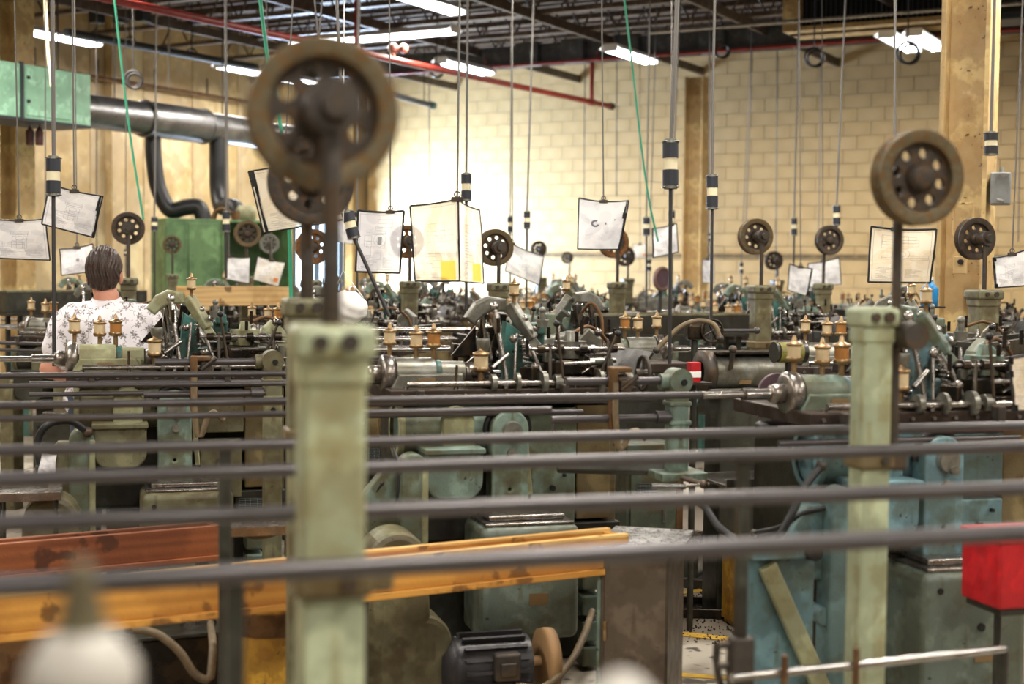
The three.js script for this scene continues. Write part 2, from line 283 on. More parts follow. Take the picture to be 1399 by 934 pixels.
// ───────── fluorescent strip lights ─────────
const tubeGlow = new THREE.MeshStandardMaterial({ color: 0xffffff, emissive: 0xf4f9ff, emissiveIntensity: 5 });
function stripLight(pos, yaw, len, label, group, power = 1) {
  const o = thing('fluorescent_light', label, 'ceiling light', pos, yaw, group), hl = len / 2;
  mesh('housing', mat.white, o, [box(len, 0.05, 0.16, 0, 0.09, 0, 0.008), ext([[-0.15, 0.045], [-0.08, 0.1], [0.08, 0.1], [0.15, 0.045], [0.15, 0.052], [0.08, 0.108], [-0.08, 0.108], [-0.15, 0.052]], len, 0, 0, 0, 0).rotateY(Math.PI / 2).translate(-hl, 0, 0)]);
  for (const z of [-0.06, 0.06]) mesh('tube', tubeGlow, o, cyl(0.018, 0.018, len - 0.06, 0, 0.03, z, 'x', 10));
  for (const s of [-1, 1]) { mesh('end_cap', mat.white, o, box(0.015, 0.09, 0.2, s * hl, 0.06, 0, 0.004)); mesh('chain', mat.wire, o, rod([s * hl * 0.8, 0.11, 0], [s * hl * 0.8, 4.7 - pos.y, 0], 0.005, 5)); }
  const L = new THREE.RectAreaLight(LAMP.color, LAMP.power * power, len * 0.95, 0.2); L.position.copy(pos); L.position.y -= 0.01; L.rotation.set(-Math.PI / 2, 0, yaw, 'YXZ'); L.lookAt(pos.x, 0, pos.z + 1e-4);
  L.quaternion.setFromRotationMatrix(new THREE.Matrix4().makeBasis(V(Math.cos(yaw), 0, -Math.sin(yaw)), V(-Math.sin(yaw), 0, -Math.cos(yaw)), V(0, 1, 0)));
  scene.add(L); return o;
}
const hl = LAMP.reach;
stripLight(atH(80, 56, hl), YB, 1.22, 'lit fluorescent strip light above the green duct box');
stripLight(atH(582, 10, hl), YB, 1.22, 'lit fluorescent strip light high beside the red pipe');
stripLight(atH(508, 57, hl), YB + Math.PI / 2, 2.3, 'long lit fluorescent strip light under the roof beam');
stripLight(atH(340, 102, hl), YB, 1.22, 'small lit fluorescent strip at the end of the dark pipe', null, 0.8);
stripLight(atH(392, 112, hl), YB, 1.22, 'lit fluorescent strip behind the large blurred pulley wheel', null, 0.8);
stripLight(atH(635, 97, hl), YB, 1.22, 'thin lit fluorescent strip just behind the red pipe', null, 0.8);
stripLight(atH(862, 81, hl), YB, 1.22, 'lit fluorescent strip light left of the far wall column', null, 0.95);
stripLight(atH(1230, 64, hl), YB, 1.22, 'lit fluorescent strip with coiled cord near the cream column', null, 0.95);
stripLight(atH(1266, 62, hl), YB, 1.22, 'lit fluorescent strip touching the edge of the cream column', null, 0.95);
for (const [u, w] of [[-3, -3], [-3, 3], [1.5, -5], [1.5, 0.5], [2, 5], [5.5, -7.5], [5.5, -2], [6, 2.5], [9.8, -5], [9.8, -1.2], [9.2, 3.2], [8.6, -9.6], [13, 1.5], [3, -11]]) {
  stripLight(B(u, hl, w), YB, 2.3, 'lit fluorescent strip light in the rows over the near machines', 'strip lights over the near machines', 1.15);
}
// ───────── the automatic screw machine ─────────
function gridTex() {
  const c = document.createElement('canvas'); c.width = 256; c.height = 96; const x = c.getContext('2d'); x.fillStyle = '#16181a'; x.fillRect(0, 0, 256, 96); x.strokeStyle = '#a9b0ac'; x.lineWidth = 1.4; x.strokeRect(4, 4, 248, 88);
  for (let i = 1; i < 9; i++) { x.beginPath(); x.moveTo(4, 4 + i * 10); x.lineTo(252, 4 + i * 10); x.stroke(); } for (const k of [40, 70, 110, 150, 165, 210]) { x.beginPath(); x.moveTo(k, 4); x.lineTo(k, 92); x.stroke(); }
  const t = new THREE.CanvasTexture(c); t.colorSpace = THREE.SRGBColorSpace; return t;
}
const specPlate = new THREE.MeshStandardMaterial({ map: gridTex(), roughness: 0.4 });
const flatPanel = (w, h, x, y, z, turn = 0) => fin(T(new THREE.BoxGeometry(w, h, 0.003), x, y, z, 0, turn, 0), true);
function oilCup(t, x, y, z, s = 1, full = 0) {
  const sc = L => L.map(p => [p[0] * s, p[1] * s]);
  const m = mesh('oil_cup', mat.brass, t, [cyl(0.010 * s, 0.010 * s, 0.052 * s, x, y + 0.025 * s, z, 'y', 10), lathe(sc([[0, 0.05], [0.022, 0.05], [0.029, 0.056], [0.029, 0.064], [0.026, 0.068]]), x, y, z, 'y', 16)]);
  mesh('oil_glass', full ? mat.amber : mat.glass, m, cyl(0.025 * s, 0.025 * s, 0.042 * s, x, y + 0.088 * s, z, 'y', 16));
  mesh('cup_cap', mat.brass, m, lathe(sc([[0.026, 0.106], [0.030, 0.110], [0.030, 0.118], [0.014, 0.123], [0.009, 0.127], [0.007, 0.14], [0.003, 0.147], [0, 0.148]]), x, y, z, 'y', 16));
}
const bolt = (x, y, z, axis = 'z', r = 0.009) => cyl(r, r * 0.92, 0.012, x, y, z, axis, 6);
function makeMachine(pal, full = true, detail = true) {
  const { body, trim, panel, tank, arm, head } = pal;
  const t = new THREE.Group(); t.name = numbered('screw_machine'); scene.add(t); t.userData.category = 'machine';
  const many = (name, m, list) => detail ? list.forEach(g => mesh(name, m, t, g)) : tag(mesh(name, m, t, list), null, null, null, 'stuff');
  // lower body -------------------------------------------------
  mesh('base_casting', mat.dark, t, [span(-0.40, 0.46, 0.50, 1.06, -0.55, -0.14, 0.02), span(-0.30, -0.06, 0, 0.5, -0.5, -0.1, 0.02), span(0.2, 0.44, 0, 0.5, -0.5, -0.1, 0.02)]);
  mesh('drum_housing', body, t, [cyl(0.098, 0.098, 0.50, -0.17, 0.985, -0.05, 'x', 28), span(-0.42, 0.08, 0.93, 1.09, -0.14, -0.02, 0.01)]);
  mesh('drum_flange', trim, t, lathe([[0.09, -0.012], [0.112, -0.012], [0.112, 0.012], [0.09, 0.012]], -0.425, 0.985, -0.05, 'x', 28));
  mesh('belt_cover', trim, t, ext(archPts(0.115, 0.17), 0.05, -0.205, 0.905, 0.03, 0.006));
  mesh('gear_housing', body, t, [ext([[-0.105, 0.17], [-0.105, 0.06], [-0.045, 0.06, 0.06, Math.PI, Math.PI * 1.5, false], [0.045, 0.06, 0.06, Math.PI * 1.5, Math.PI * 2, false], [0.105, 0.17]], 0.14, -0.24, 0.738, 0.02, 0.008), span(-0.36, -0.12, 0.905, 0.928, -0.02, 0.185, 0.006)]);
  const sa = mesh('swing_arm', arm, t, ext(archPts(0.135, 0.44), 0.075, -0.005, 0.62, 0.04, 0.008, [[0.0, 0.135, 0.014]]));
  mesh('pivot_cap', mat.cast, sa, [cyl(0.042, 0.038, 0.03, 0.0, 0.985, 0.135, 'z', 20), cyl(0.016, 0.016, 0.02, 0.012, 0.955, 0.155, 'z', 12), cyl(0.02, 0.018, 0.02, 0.0, 0.90, 0.13, 'z', 12)]);
  mesh('drive_belt', mat.black, sa, torus(0.088, 0.013, -0.005, 0.99, 0.075, 'z', 24, Math.PI * 1.08, -0.12));
  mesh('side_panel', panel, t, [span(0.09, 0.31, 0.86, 1.06, -0.03, 0.0, 0.006), span(0.11, 0.30, 0.56, 0.83, -0.05, 0.02, 0.008)]);
  many('panel_knob', mat.black, [cyl(0.011, 0.011, 0.02, 0.2, 0.74, 0.03, 'z', 10), cyl(0.007, 0.007, 0.016, 0.25, 0.79, 0.03, 'z', 8), cyl(0.007, 0.007, 0.016, 0.15, 0.6, 0.03, 'z', 8)]);
  mesh('end_plate', mat.ochre, t, [span(0.315, 0.46, 0.60, 1.07, -0.06, -0.01, 0.006), span(0.44, 0.5, 0.5, 1.06, -0.5, -0.05, 0.006)]);
  mesh('belt_lever', trim, t, [bar([0.085, 0.93, 0.03], [0.10, 0.72, 0.05], 0.014, 0.02), cyl(0.014, 0.014, 0.03, 0.09, 0.83, 0.04, 'z', 10)]);
  const pl = mesh('pillar', arm, t, ext(archPts(0.092, 0.90), 0.08, -0.40, 0.0, 0.08, 0.01, [[0, 0.72, 0.012]]));
  mesh('pillar_edge', trim, pl, span(-0.372, -0.345, 0.02, 0.86, 0.09, 0.18, 0.008));
  mesh('pillar_bracket', body, t, [ext([[-0.10, 0.0], [0.02, 0.0], [0.02, 0.24], [-0.04, 0.24], [-0.14, 0.12]], 0.06, -0.46, 0.60, 0.04, 0.006), cyl(0.03, 0.03, 0.1, -0.46, 0.48, 0.1, 'z', 14)]);
  const ot = mesh('oil_tank', tank, t, [box(0.40, 0.45, 0.30, 0.045, 0.405, 0.11, 0.035), span(-0.10, 0.2, 0.0, 0.2, -0.05, 0.15, 0.02)]);
  mesh('tank_lid', mat.steel, ot, [span(-0.135, 0.225, 0.628, 0.642, -0.02, 0.24, 0.006), span(-0.11, 0.20, 0.642, 0.665, -0.0, 0.2, 0.008)]);
  mesh('tank_hole', mat.black, ot, [cyl(0.014, 0.014, 0.014, 0.06, 0.44, 0.258, 'z', 12), cyl(0.011, 0.011, 0.014, -0.10, 0.57, 0.258, 'z', 10), cyl(0.011, 0.011, 0.014, 0.19, 0.57, 0.258, 'z', 10)]);
  mesh('tank_plate', mat.brass, ot, flatPanel(0.075, 0.045, 0.075, 0.345, 0.261));
  mesh('spec_plate', specPlate, t, flatPanel(0.2, 0.075, 0.385, 0.52, 0.02)); mesh('plate_backing', mat.dark, t, span(0.27, 0.5, 0.44, 0.59, -0.1, 0.012, 0.005));
  if (full === true) {
    const g1 = mesh('motor', mat.motor, t, [cyl(0.105, 0.105, 0.28, -0.16, 0.15, 0.42, 'x', 26), ...Array.from({ length: 16 }, (_, k) => { const a = k / 16 * Math.PI * 2; return box(0.24, 0.012, 0.03, -0.16, 0.15 + Math.sin(a) * 0.108, 0.42 + Math.cos(a) * 0.108, 0, [-a, 0, 0]); }), lathe([[0.02, -0.05], [0.07, -0.045], [0.108, -0.01], [0.11, 0.012]], -0.31, 0.15, 0.42, 'x', 24), span(-0.26, -0.06, 0, 0.06, 0.34, 0.5, 0.006)]);
    mesh('terminal_box', mat.iron, g1, [box(0.10, 0.105, 0.05, -0.13, 0.17, 0.54, 0.012), box(0.06, 0.05, 0.012, -0.13, 0.165, 0.57, 0.005)]);
    mesh('drive_pulley', mat.tan, t, [lathe([[0.02, -0.025], [0.12, -0.025], [0.122, 0.0], [0.12, 0.025], [0.02, 0.025]], 0.06, 0.15, 0.42, 'x', 28), cyl(0.02, 0.02, 0.12, 0.01, 0.15, 0.42, 'x', 12)]);
    mesh('belt_guard', mat.olive, t, [ext([[-0.17, 0.0], [0.12, 0.0], [0.13, 0.2], [0.05, 0.25, 0.08, 0, Math.PI * 0.5, false], [-0.05, 0.55, 0.09, 0.3, Math.PI, false]], 0.16, -0.47, 0, 0.28, 0.025)]);
    many('foot_block', mat.green, [0, 1, 2, 3].map(k => box(0.085, 0.085, 0.12, 0.35, 0.06 + k * 0.105, 0.05, 0.012)));
    mesh('power_hose', mat.hose, t, tube([[-0.1, 0.1, 0.55], [0.0, 0.09, 0.56], [0.12, 0.15, 0.5], [0.22, 0.22, 0.38], [0.33, 0.26, 0.16]], 0.014, 26, 8));
  }
  // deck -------------------------------------------------------
  mesh('deck', mat.deck, t, [span(-0.47, 0.56, 1.095, 1.145, -0.58, 0.03, 0.006)]);
  many('deck_rail', mat.tubeBar, [rod([-0.62, 1.10, 0.09], [0.62, 1.10, 0.09], 0.013), rod([-0.62, 1.055, 0.1], [0.3, 1.055, 0.1], 0.011)]);
  many('rail_clip', mat.iron, [box(0.03, 0.07, 0.05, 0.23, 1.13, 0.08, 0.006), box(0.025, 0.06, 0.05, -0.36, 1.12, 0.08, 0.006)]);
  // headstock --------------------------------------------------
  const SY = 1.195, SZ = -0.16;
  mesh('headstock', head, t, [cyl(0.066, 0.066, 0.16, -0.335, SY, SZ, 'x', 26), cyl(0.052, 0.05, 0.12, -0.19, SY, SZ, 'x', 22), ext([[-0.16, 0], [0.14, 0], [0.11, 0.05], [-0.13, 0.05]], 0.16, -0.28, 1.142, SZ - 0.08, 0.006), box(0.10, 0.05, 0.14, -0.19, SY - 0.02, SZ, 0.012)]);
  mesh('chuck_ring', mat.steel, t, [lathe([[0.02, -0.03], [0.062, -0.03], [0.078, -0.018], [0.078, 0.012], [0.07, 0.026], [0.02, 0.026]], -0.445, SY, SZ, 'x', 26), lathe([[0.012, -0.05], [0.03, -0.05], [0.036, -0.03], [0.036, 0], [0.012, 0]], -0.475, SY, SZ, 'x', 20)]);
  mesh('spindle_nose', mat.steel, t, lathe([[0.012, -0.08], [0.02, -0.075], [0.03, -0.03], [0.042, -0.028], [0.045, 0.0], [0.045, 0.03], [0.012, 0.03]].map(([r, h]) => [r, -h]), -0.10, SY, SZ, 'x', 20));
  many('spindle', mat.bright, [rod([-0.78, SY, SZ], [-0.44, SY, SZ], 0.013), rod([-0.62, SY, SZ], [-0.5, SY, SZ], 0.02), rod([-0.13, SY, SZ], [0.12, SY, SZ], 0.014)]);
  mesh('bearing_band', pal.accent, t, lathe([[0.05, -0.012], [0.056, -0.012], [0.056, 0.012], [0.05, 0.012]], -0.24, SY, SZ, 'x', 20));
  mesh('name_plate', mat.brass, t, flatPanel(0.07, 0.03, -0.3, 1.168, SZ + 0.088));
  oilCup(t, -0.435, SY + 0.066, SZ, 0.95); oilCup(t, -0.325, SY + 0.05, SZ, 1.0); oilCup(t, -0.255, SY + 0.05, SZ + 0.01, 1.05, 1); oilCup(t, -0.085, 1.15, SZ + 0.12, 1.15);
  // upright cross-slide tower ---------------------------------
  const tw = mesh('tower_arm', head, t, [ext([[-0.095, -0.03], [-0.06, 0.02], [-0.01, 0.045], [0.055, 0.035], [0.06, 0.0], [0.0, 0.0], [-0.04, -0.02], [-0.07, -0.05]], 0.035, -0.01, 1.455, -0.21, 0.010), bar([0.07, 1.48, -0.18], [0.16, 1.33, -0.14], 0.05, 0.05), bar([0.10, 1.40, -0.2], [0.17, 1.29, -0.12], 0.035, 0.06)]);
  mesh('tower_plate', pal.accent, t, [ext([[-0.02, 0], [0.07, 0], [0.06, 0.2], [0.0, 0.24]], 0.05, 0.05, 1.16, -0.2, 0.006, [[0.03, 0.12, 0.01]]), span(0.09, 0.17, 1.15, 1.24, -0.3, -0.16, 0.01)]);
  many('link_rod', mat.steel, [rod([-0.01, 1.47, -0.12], [0.03, 1.16, -0.06], 0.011), rod([-0.03, 1.45, -0.24], [0.01, 1.15, -0.25], 0.008), rod([0.08, 1.36, -0.1], [0.06, 1.15, -0.06], 0.007), rod([-0.05, 1.33, -0.12], [0.0, 1.16, -0.16], 0.009), rod([0.14, 1.3, -0.1], [0.20, 1.15, -0.06], 0.009)]);
  many('link_sleeve', mat.bright, [rod([-0.006, 1.44, -0.115], [0.004, 1.36, -0.10], 0.017), rod([0.11, 1.33, -0.12], [0.15, 1.27, -0.11], 0.02), sph(0.02, -0.01, 1.47, -0.12), sph(0.016, 0.17, 1.38, -0.12), sph(0.015, 0.13, 1.42, -0.15)]);
  many('cam_lever', mat.oily, [bar([0.02, 1.15, -0.3], [0.06, 1.44, -0.26], 0.04, 0.05), bar([0.08, 1.15, -0.3], [0.02, 1.38, -0.3], 0.03, 0.04), bar([-0.04, 1.2, -0.28], [-0.02, 1.44, -0.25], 0.025, 0.03), ext([[0, 0], [0.1, 0], [0.1, 0.12]], 0.012, -0.14, 1.26, -0.32, 0.002)]);
  many('return_spring', mat.steel, [coil([0.13, 1.20, -0.08], [0.10, 1.36, -0.12], 0.012, 0.003, 9), coil([-0.04, 1.18, -0.08], [-0.05, 1.33, -0.12], 0.010, 0.003, 9)]);
  mesh('cup_funnel', mat.cast, t, [lathe([[0.008, -0.05], [0.02, -0.03], [0.028, 0.0], [0.028, 0.02], [0.022, 0.022]], -0.075, 1.32, -0.05, 'y', 16), cyl(0.006, 0.006, 0.12, -0.075, 1.22, -0.05, 'y', 8)]);
  oilCup(t, 0.085, 1.47, -0.16, 0.8);
  mesh('wing_nut', mat.cast, t, [cyl(0.022, 0.026, 0.03, 0.19, 1.40, -0.1, 'y', 14), cyl(0.012, 0.012, 0.03, 0.19, 1.43, -0.1, 'y', 10), sph(0.014, 0.19, 1.455, -0.1)]);
  // turret and tooling ----------------------------------------
  mesh('turret_slide', mat.oily, t, [span(0.12, 0.50, 1.145, 1.185, -0.28, -0.04, 0.008), span(0.24, 0.46, 1.185, 1.25, -0.25, -0.08, 0.012), span(-0.08, 0.10, 1.145, 1.18, -0.1, 0.02, 0.006)]);
  const tr = mesh('turret', head, t, [cyl(0.07, 0.07, 0.07, 0.33, 1.29, -0.16, 'y', 12), cyl(0.03, 0.02, 0.04, 0.33, 1.345, -0.16, 'y', 14)]);
  for (let k = 0; k < 6; k++) { const a = k / 6 * Math.PI * 2 + 0.3, c = Math.cos(a), s = Math.sin(a), q = r => [0.33 + c * r, 1.29, -0.16 + s * r]; mesh('tool_holder', k % 2 ? mat.oily : mat.steel, tr, [rod(q(0.06), q(0.105), 0.02, 10), rod(q(0.1), q(0.15 + 0.02 * (k % 3)), 0.010, 8), box(0.022, 0.03, 0.022, ...q(0.10), 0.003)]); }
  mesh('cam_shaft', mat.steel, t, rod([-0.40, 1.165, 0.02], [0.60, 1.165, 0.02], 0.012));
  many('cam', mat.cast, [[-0.05, 0.035, 0.02], [0.05, 0.04, 0.014], [0.16, 0.045, 0.02], [0.22, 0.032, 0.03], [0.40, 0.05, 0.016], [0.52, 0.036, 0.03]].map(([x, r, w]) => cyl(r, r, w, x, 1.168, 0.02, 'x', 16)));
  mesh('handwheel', mat.iron, t, [torus(0.07, 0.009, 0.59, 1.20, 0.02, 'x', 24), rod([0.59, 1.13, 0.02], [0.59, 1.27, 0.02], 0.007, 6), rod([0.59, 1.2, -0.05], [0.59, 1.2, 0.09], 0.007, 6), cyl(0.018, 0.018, 0.05, 0.58, 1.2, 0.02, 'x', 12)]);
  many('stop_rod', mat.steel, [rod([0.12, 1.30, -0.02], [0.52, 1.30, -0.02], 0.007, 8), rod([0.1, 1.26, -0.3], [0.56, 1.26, -0.3], 0.009, 8), rod([0.15, 1.23, -0.34], [0.6, 1.23, -0.34], 0.010, 8), rod([0.45, 1.15, -0.02], [0.45, 1.33, -0.02], 0.008, 8), rod([0.2, 1.15, -0.02], [0.2, 1.32, -0.02], 0.008, 8)]);
  many('stop_collar', mat.oily, [0.16, 0.24, 0.34, 0.47].map((x, k) => cyl(0.016 + 0.003 * (k % 2), 0.018, 0.03, x, 1.30, -0.02, 'x', 10)));
  many('control_lever', mat.iron, [rod([0.24, 1.16, 0.04], [0.20, 1.40, 0.06], 0.006, 8), rod([0.38, 1.16, 0.03], [0.46, 1.36, 0.05], 0.006, 8), rod([-0.20, 1.15, 0.0], [-0.20, 1.24, 0.02], 0.006, 8)]);
  many('lever_ball', mat.black, [sph(0.014, 0.20, 1.405, 0.06), sph(0.014, 0.465, 1.365, 0.05)]);
  many('coolant_pipe', mat.rust, [tube([[-0.02, 1.15, -0.42], [-0.02, 1.38, -0.42], [0.02, 1.45, -0.38], [0.05, 1.40, -0.32]], 0.009, 18, 7), tube([[0.54, 1.12, -0.3], [0.55, 1.3, -0.3], [0.45, 1.38, -0.26], [0.36, 1.36, -0.2]], 0.008, 18, 7)]);
  mesh('deck_bolt', mat.steel, t, Array.from({ length: 12 }, (_, k) => bolt(-0.42 + k * 0.085, 1.12, 0.034)).concat([[-0.4, 0], [-0.2, 0.01], [0.0, 0.03], [0.3, 0.0], [0.5, 0.02]].map(([x, z]) => bolt(x, 1.15, z, 'y', 0.011))));
  // small linkage, clamps, fittings and screws crowded over the deck
  { let q = 31; const R = (a, b) => { q = (q * 1664525 + 1013904223) >>> 0; return a + q / 4294967296 * (b - a); }; const lists = { linkage: [], clamp_block: [], collet: [], set_screw: [], fitting: [] };
    for (let k = 0; k < 16; k++) { const x = R(-0.1, 0.55), z = R(-0.5, 0.0), y = R(1.16, 1.3); lists.linkage.push(rod([x, y, z], [x + R(-0.14, 0.14), y + R(-0.03, 0.1), z + R(-0.06, 0.06)], R(0.005, 0.010), 8)); }
    for (let k = 0; k < 14; k++) lists.clamp_block.push(box(R(0.025, 0.07), R(0.025, 0.06), R(0.03, 0.07), R(-0.08, 0.54), R(1.17, 1.27), R(-0.48, -0.02), 0.006, [0, R(0, 0.6), R(-0.3, 0.3)]));
    for (let k = 0; k < 14; k++) lists.collet.push(cyl(R(0.012, 0.026), R(0.012, 0.022), R(0.03, 0.09), R(-0.08, 0.54), R(1.18, 1.32), R(-0.45, 0.0), k % 3 ? 'x' : 'y', 12));
    for (let k = 0; k < 12; k++) lists.set_screw.push(cyl(0.008, 0.008, R(0.03, 0.07), R(-0.05, 0.54), R(1.2, 1.4), R(-0.42, 0.02), 'y', 8));
    for (let k = 0; k < 8; k++) lists.fitting.push(sph(R(0.012, 0.02), R(-0.08, 0.54), R(1.2, 1.38), R(-0.42, 0.02), 10));
    many('linkage', mat.steel, lists.linkage); many('clamp_block', mat.oily, lists.clamp_block); many('collet', mat.cast, lists.collet); many('set_screw', mat.oily, lists.set_screw); many('fitting', mat.steel, lists.fitting);
    mesh('tool_post', pal.accent, t, [box(0.07, 0.13, 0.06, 0.23, 1.30, -0.33, 0.012), box(0.05, 0.05, 0.10, 0.23, 1.37, -0.31, 0.01)]); mesh('slide_casting', head, t, ext([[0, 0], [0.13, 0], [0.12, 0.1], [0.07, 0.14], [0.03, 0.1]], 0.05, 0.42, 1.22, -0.44, 0.01)); }
  // rear gear case, as tall silver box on the far side ---------
  mesh('gear_case', mat.cast, t, [ext([[-0.2, 0], [0.2, 0], [0.2, 0.08], [0.12, 0.11], [-0.08, 0.14], [-0.17, 0.13, 0.03, Math.PI / 2, Math.PI, false]], 0.16, 0.30, 1.145, -0.56, 0.008), cyl(0.05, 0.05, 0.14, 0.16, 1.22, -0.48, 'x', 18)]);
  mesh('drip_hood', mat.dark, t, bar([0.56, 1.14, -0.3], [0.66, 1.28, -0.3], 0.012, 0.5));
  return t;
}
const pals = {
  green: { body: mat.green, trim: mat.pale, panel: mat.green, tank: mat.tank, arm: mat.green, head: mat.cast, accent: mat.teal },
  oliveP: { body: mat.olive, trim: mat.pale, panel: mat.olive, tank: mat.olive, arm: mat.green, head: mat.pale, accent: mat.teal },
  blue: { body: mat.blue, trim: mat.blue, panel: mat.blue, tank: mat.tank, arm: mat.blue, head: mat.green, accent: mat.blue },
  grey: { body: mat.dark, trim: mat.olive, panel: mat.dark, tank: mat.dark, arm: mat.olive, head: mat.cast, accent: mat.green },
  teal: { body: mat.teal, trim: mat.olive, panel: mat.teal, tank: mat.dark, arm: mat.teal, head: mat.green, accent: mat.teal },
};
// ───────── columns ─────────
function column(pos, s, label, len = HC) {
  const o = thing('steel_column', label, 'column', pos, YB);
  mesh('flange', mat.column, o, span(-0.15 * s, 0.15 * s, 0, len, 0.12 * s, 0.15 * s, 0.003)); mesh('flange', mat.column, o, span(-0.15 * s, 0.15 * s, 0, len, -0.15 * s, -0.12 * s, 0.003)); mesh('web', mat.column, o, span(-0.015 * s, 0.015 * s, 0, len, -0.12 * s, 0.12 * s, 0.002)); mesh('base_plate', mat.column, o, span(-0.2 * s, 0.2 * s, 0, 0.03, -0.2 * s, 0.2 * s, 0.003));
  return o;
}
const colA = colH(1318, 9.1, 0);
column(colA, 1.0, 'large rust speckled cream steel column beside the grey switch box');
column(colH(949, 21.0, 0), 1.0, 'brown cream steel column standing against the block wall', 4.45);
column(colH(25, 16.2, 0), 0.9, 'cream steel column at the end of the green duct box');
{ const o = thing('switch_box', 'grey electrical switch box on the cream column', 'switch box', P(1367, 258, 8.9), YB + 0.15);
  mesh('box', mat.grey, o, box(0.15, 0.2, 0.12, 0, 0, 0, 0.008)); mesh('door', mat.grey, o, box(0.012, 0.19, 0.11, -0.08, 0, 0, 0.004)); mesh('conduit', mat.grey, o, [rod([-0.0, -0.08, 0.03], [-0.24, -0.08, -0.02], 0.012), cyl(0.012, 0.012, 0.04, 0, 0.115, 0, 'y', 10)]);
  const q = thing('push_button_box', 'small worn push button box low on the cream column', 'switch box', P(1312, 362, 8.82), YB - Math.PI / 2); mesh('box', mat.column, q, box(0.075, 0.11, 0.05, 0, 0, 0, 0.006)); mesh('knob', mat.black, q, cyl(0.018, 0.016, 0.03, 0.008, 0.02, 0.035, 'z', 12));
  const k = thing('cable_bracket', 'thin cream bracket frame on the cream column', 'bracket', P(1316, 300, 8.85), YB - Math.PI / 2); mesh('frame', mat.column, k, [bar([-0.06, -0.1, 0], [-0.06, 0.1, 0], 0.012, 0.02), bar([0.06, -0.1, 0], [0.06, 0.1, 0], 0.012, 0.02), bar([-0.06, -0.1, 0], [0.06, -0.1, 0], 0.012, 0.02), bar([-0.06, 0.1, 0], [0.06, 0.1, 0], 0.012, 0.02)]); }

// ───────── pipes, duct and units under the roof ─────────
const pipeThing = (name, m, label, cat, pts, r, extra) => { const o = thing(name, label, cat, pts[0]); const q = pts.map(p => p.clone().sub(pts[0])); for (let i = 0; i + 1 < q.length; i++) mesh('pipe', m, o, rod(q[i], q[i + 1], r, 12)); extra?.(o, q); return o; };
pipeThing('sprinkler_pipe', mat.redPipe, 'red sprinkler main with capped end below the roof beam', 'pipe', [atH(60, -20, 3.97), atH(834, 145, 3.97)], 0.038, (o, q) => {
  const e = q[1], d = e.clone().normalize(); mesh('end_cap', mat.iron, o, rod(e.clone().addScaledVector(d, -0.03), e.clone().addScaledVector(d, 0.06), 0.052, 12));
  for (const f of [0.42, 0.945]) { const c = e.clone().multiplyScalar(f); mesh('coupling', mat.redPipe, o, rod(c.clone().addScaledVector(d, -0.06), c.clone().addScaledVector(d, 0.06), 0.05, 12)); mesh('drop_pipe', mat.redPipe, o, rod(c, c.clone().add(V(0, f > 0.9 ? 0.55 : 0.7, 0)), 0.03, 10)); }
  const v = atH(537, 78, 4.05).sub(atH(60, -20, 3.97)); mesh('valve', paint(0xd98a78, { amount: 0.3 }), o, [sph(0.06, v.x, v.y + 0.1, v.z), sph(0.055, v.x + 0.12, v.y + 0.1, v.z), rod([v.x, v.y - 0.05, v.z], [v.x, v.y + 0.1, v.z], 0.03)]);
});
pipeThing('sprinkler_branch', mat.redPipe, 'thin dark red branch pipe running along under the roof beam', 'pipe', [B(17.2, 4.42, -12.5), B(17.2, 4.42, -1)], 0.022, (o, q) => { const d = q[1].clone().normalize(); for (const f of [0.2, 0.35, 0.5, 0.66]) mesh('hanger', mat.redPipe, o, rod(d.clone().multiplyScalar(f * q[1].length()), d.clone().multiplyScalar(f * q[1].length()).add(V(0, 0.1, 0)), 0.012, 6)); });
pipeThing('air_pipe', mat.darkPipe, 'dark blue air pipe above the round duct', 'pipe', [atH(90, 44, 4.3), atH(352, 93, 4.3)], 0.05, (o, q) => { for (const f of [0.3, 0.62]) { const c = q[1].clone().multiplyScalar(f); mesh('clamp', mat.iron, o, torus(0.06, 0.012, c.x, c.y + 0.03, c.z, 'z', 16)); mesh('hanger', mat.wireDark, o, rod(c, c.clone().add(V(0, HC - 4.3, 0)), 0.008, 6)); } });
pipeThing('wall_conduit', mat.rust, 'brown conduit on the panel wall above the duct', 'conduit', [B(8.6, 4.12, W0 + 0.2), B(17.2, 4.12, W0 + 0.2)], 0.03, (o, q) => { const d = q[1].clone().normalize(), L = q[1].length(); for (let k = 1; k < 8; k++) mesh('strap', mat.iron, o, rod(d.clone().multiplyScalar(k * L / 8), d.clone().multiplyScalar(k * L / 8).add(V(0, 0.25, 0)), 0.014, 6)); });
pipeThing('green_pipe', mat.darkPipe, 'short dark green capped pipe beside the large pulley wheel', 'pipe', [atH(470, 112, 3.95), atH(590, 144, 3.95)], 0.04, (o, q) => { const e = q[1], d = e.clone().normalize(); mesh('end_cap', mat.teal, o, rod(e.clone().addScaledVector(d, -0.05), e.clone().addScaledVector(d, 0.05), 0.055, 12)); mesh('hanger', mat.wireDark, o, rod(e.clone().multiplyScalar(0.9), e.clone().multiplyScalar(0.9).add(V(0, HC - 3.95, 0)), 0.008, 6)); });
pipeThing('cable_conduit', mat.bright, 'bright conduit under the ventilation unit', 'conduit', [B(15.6, 4.43, -7.0), B(15.6, 4.43, -1.5)], 0.022, (o, q) => { for (const f of [0.1, 0.5, 0.9]) mesh('hanger', mat.wireDark, o, rod(q[1].clone().multiplyScalar(f), q[1].clone().multiplyScalar(f).add(V(0, 0.4, 0)), 0.006, 6)); });
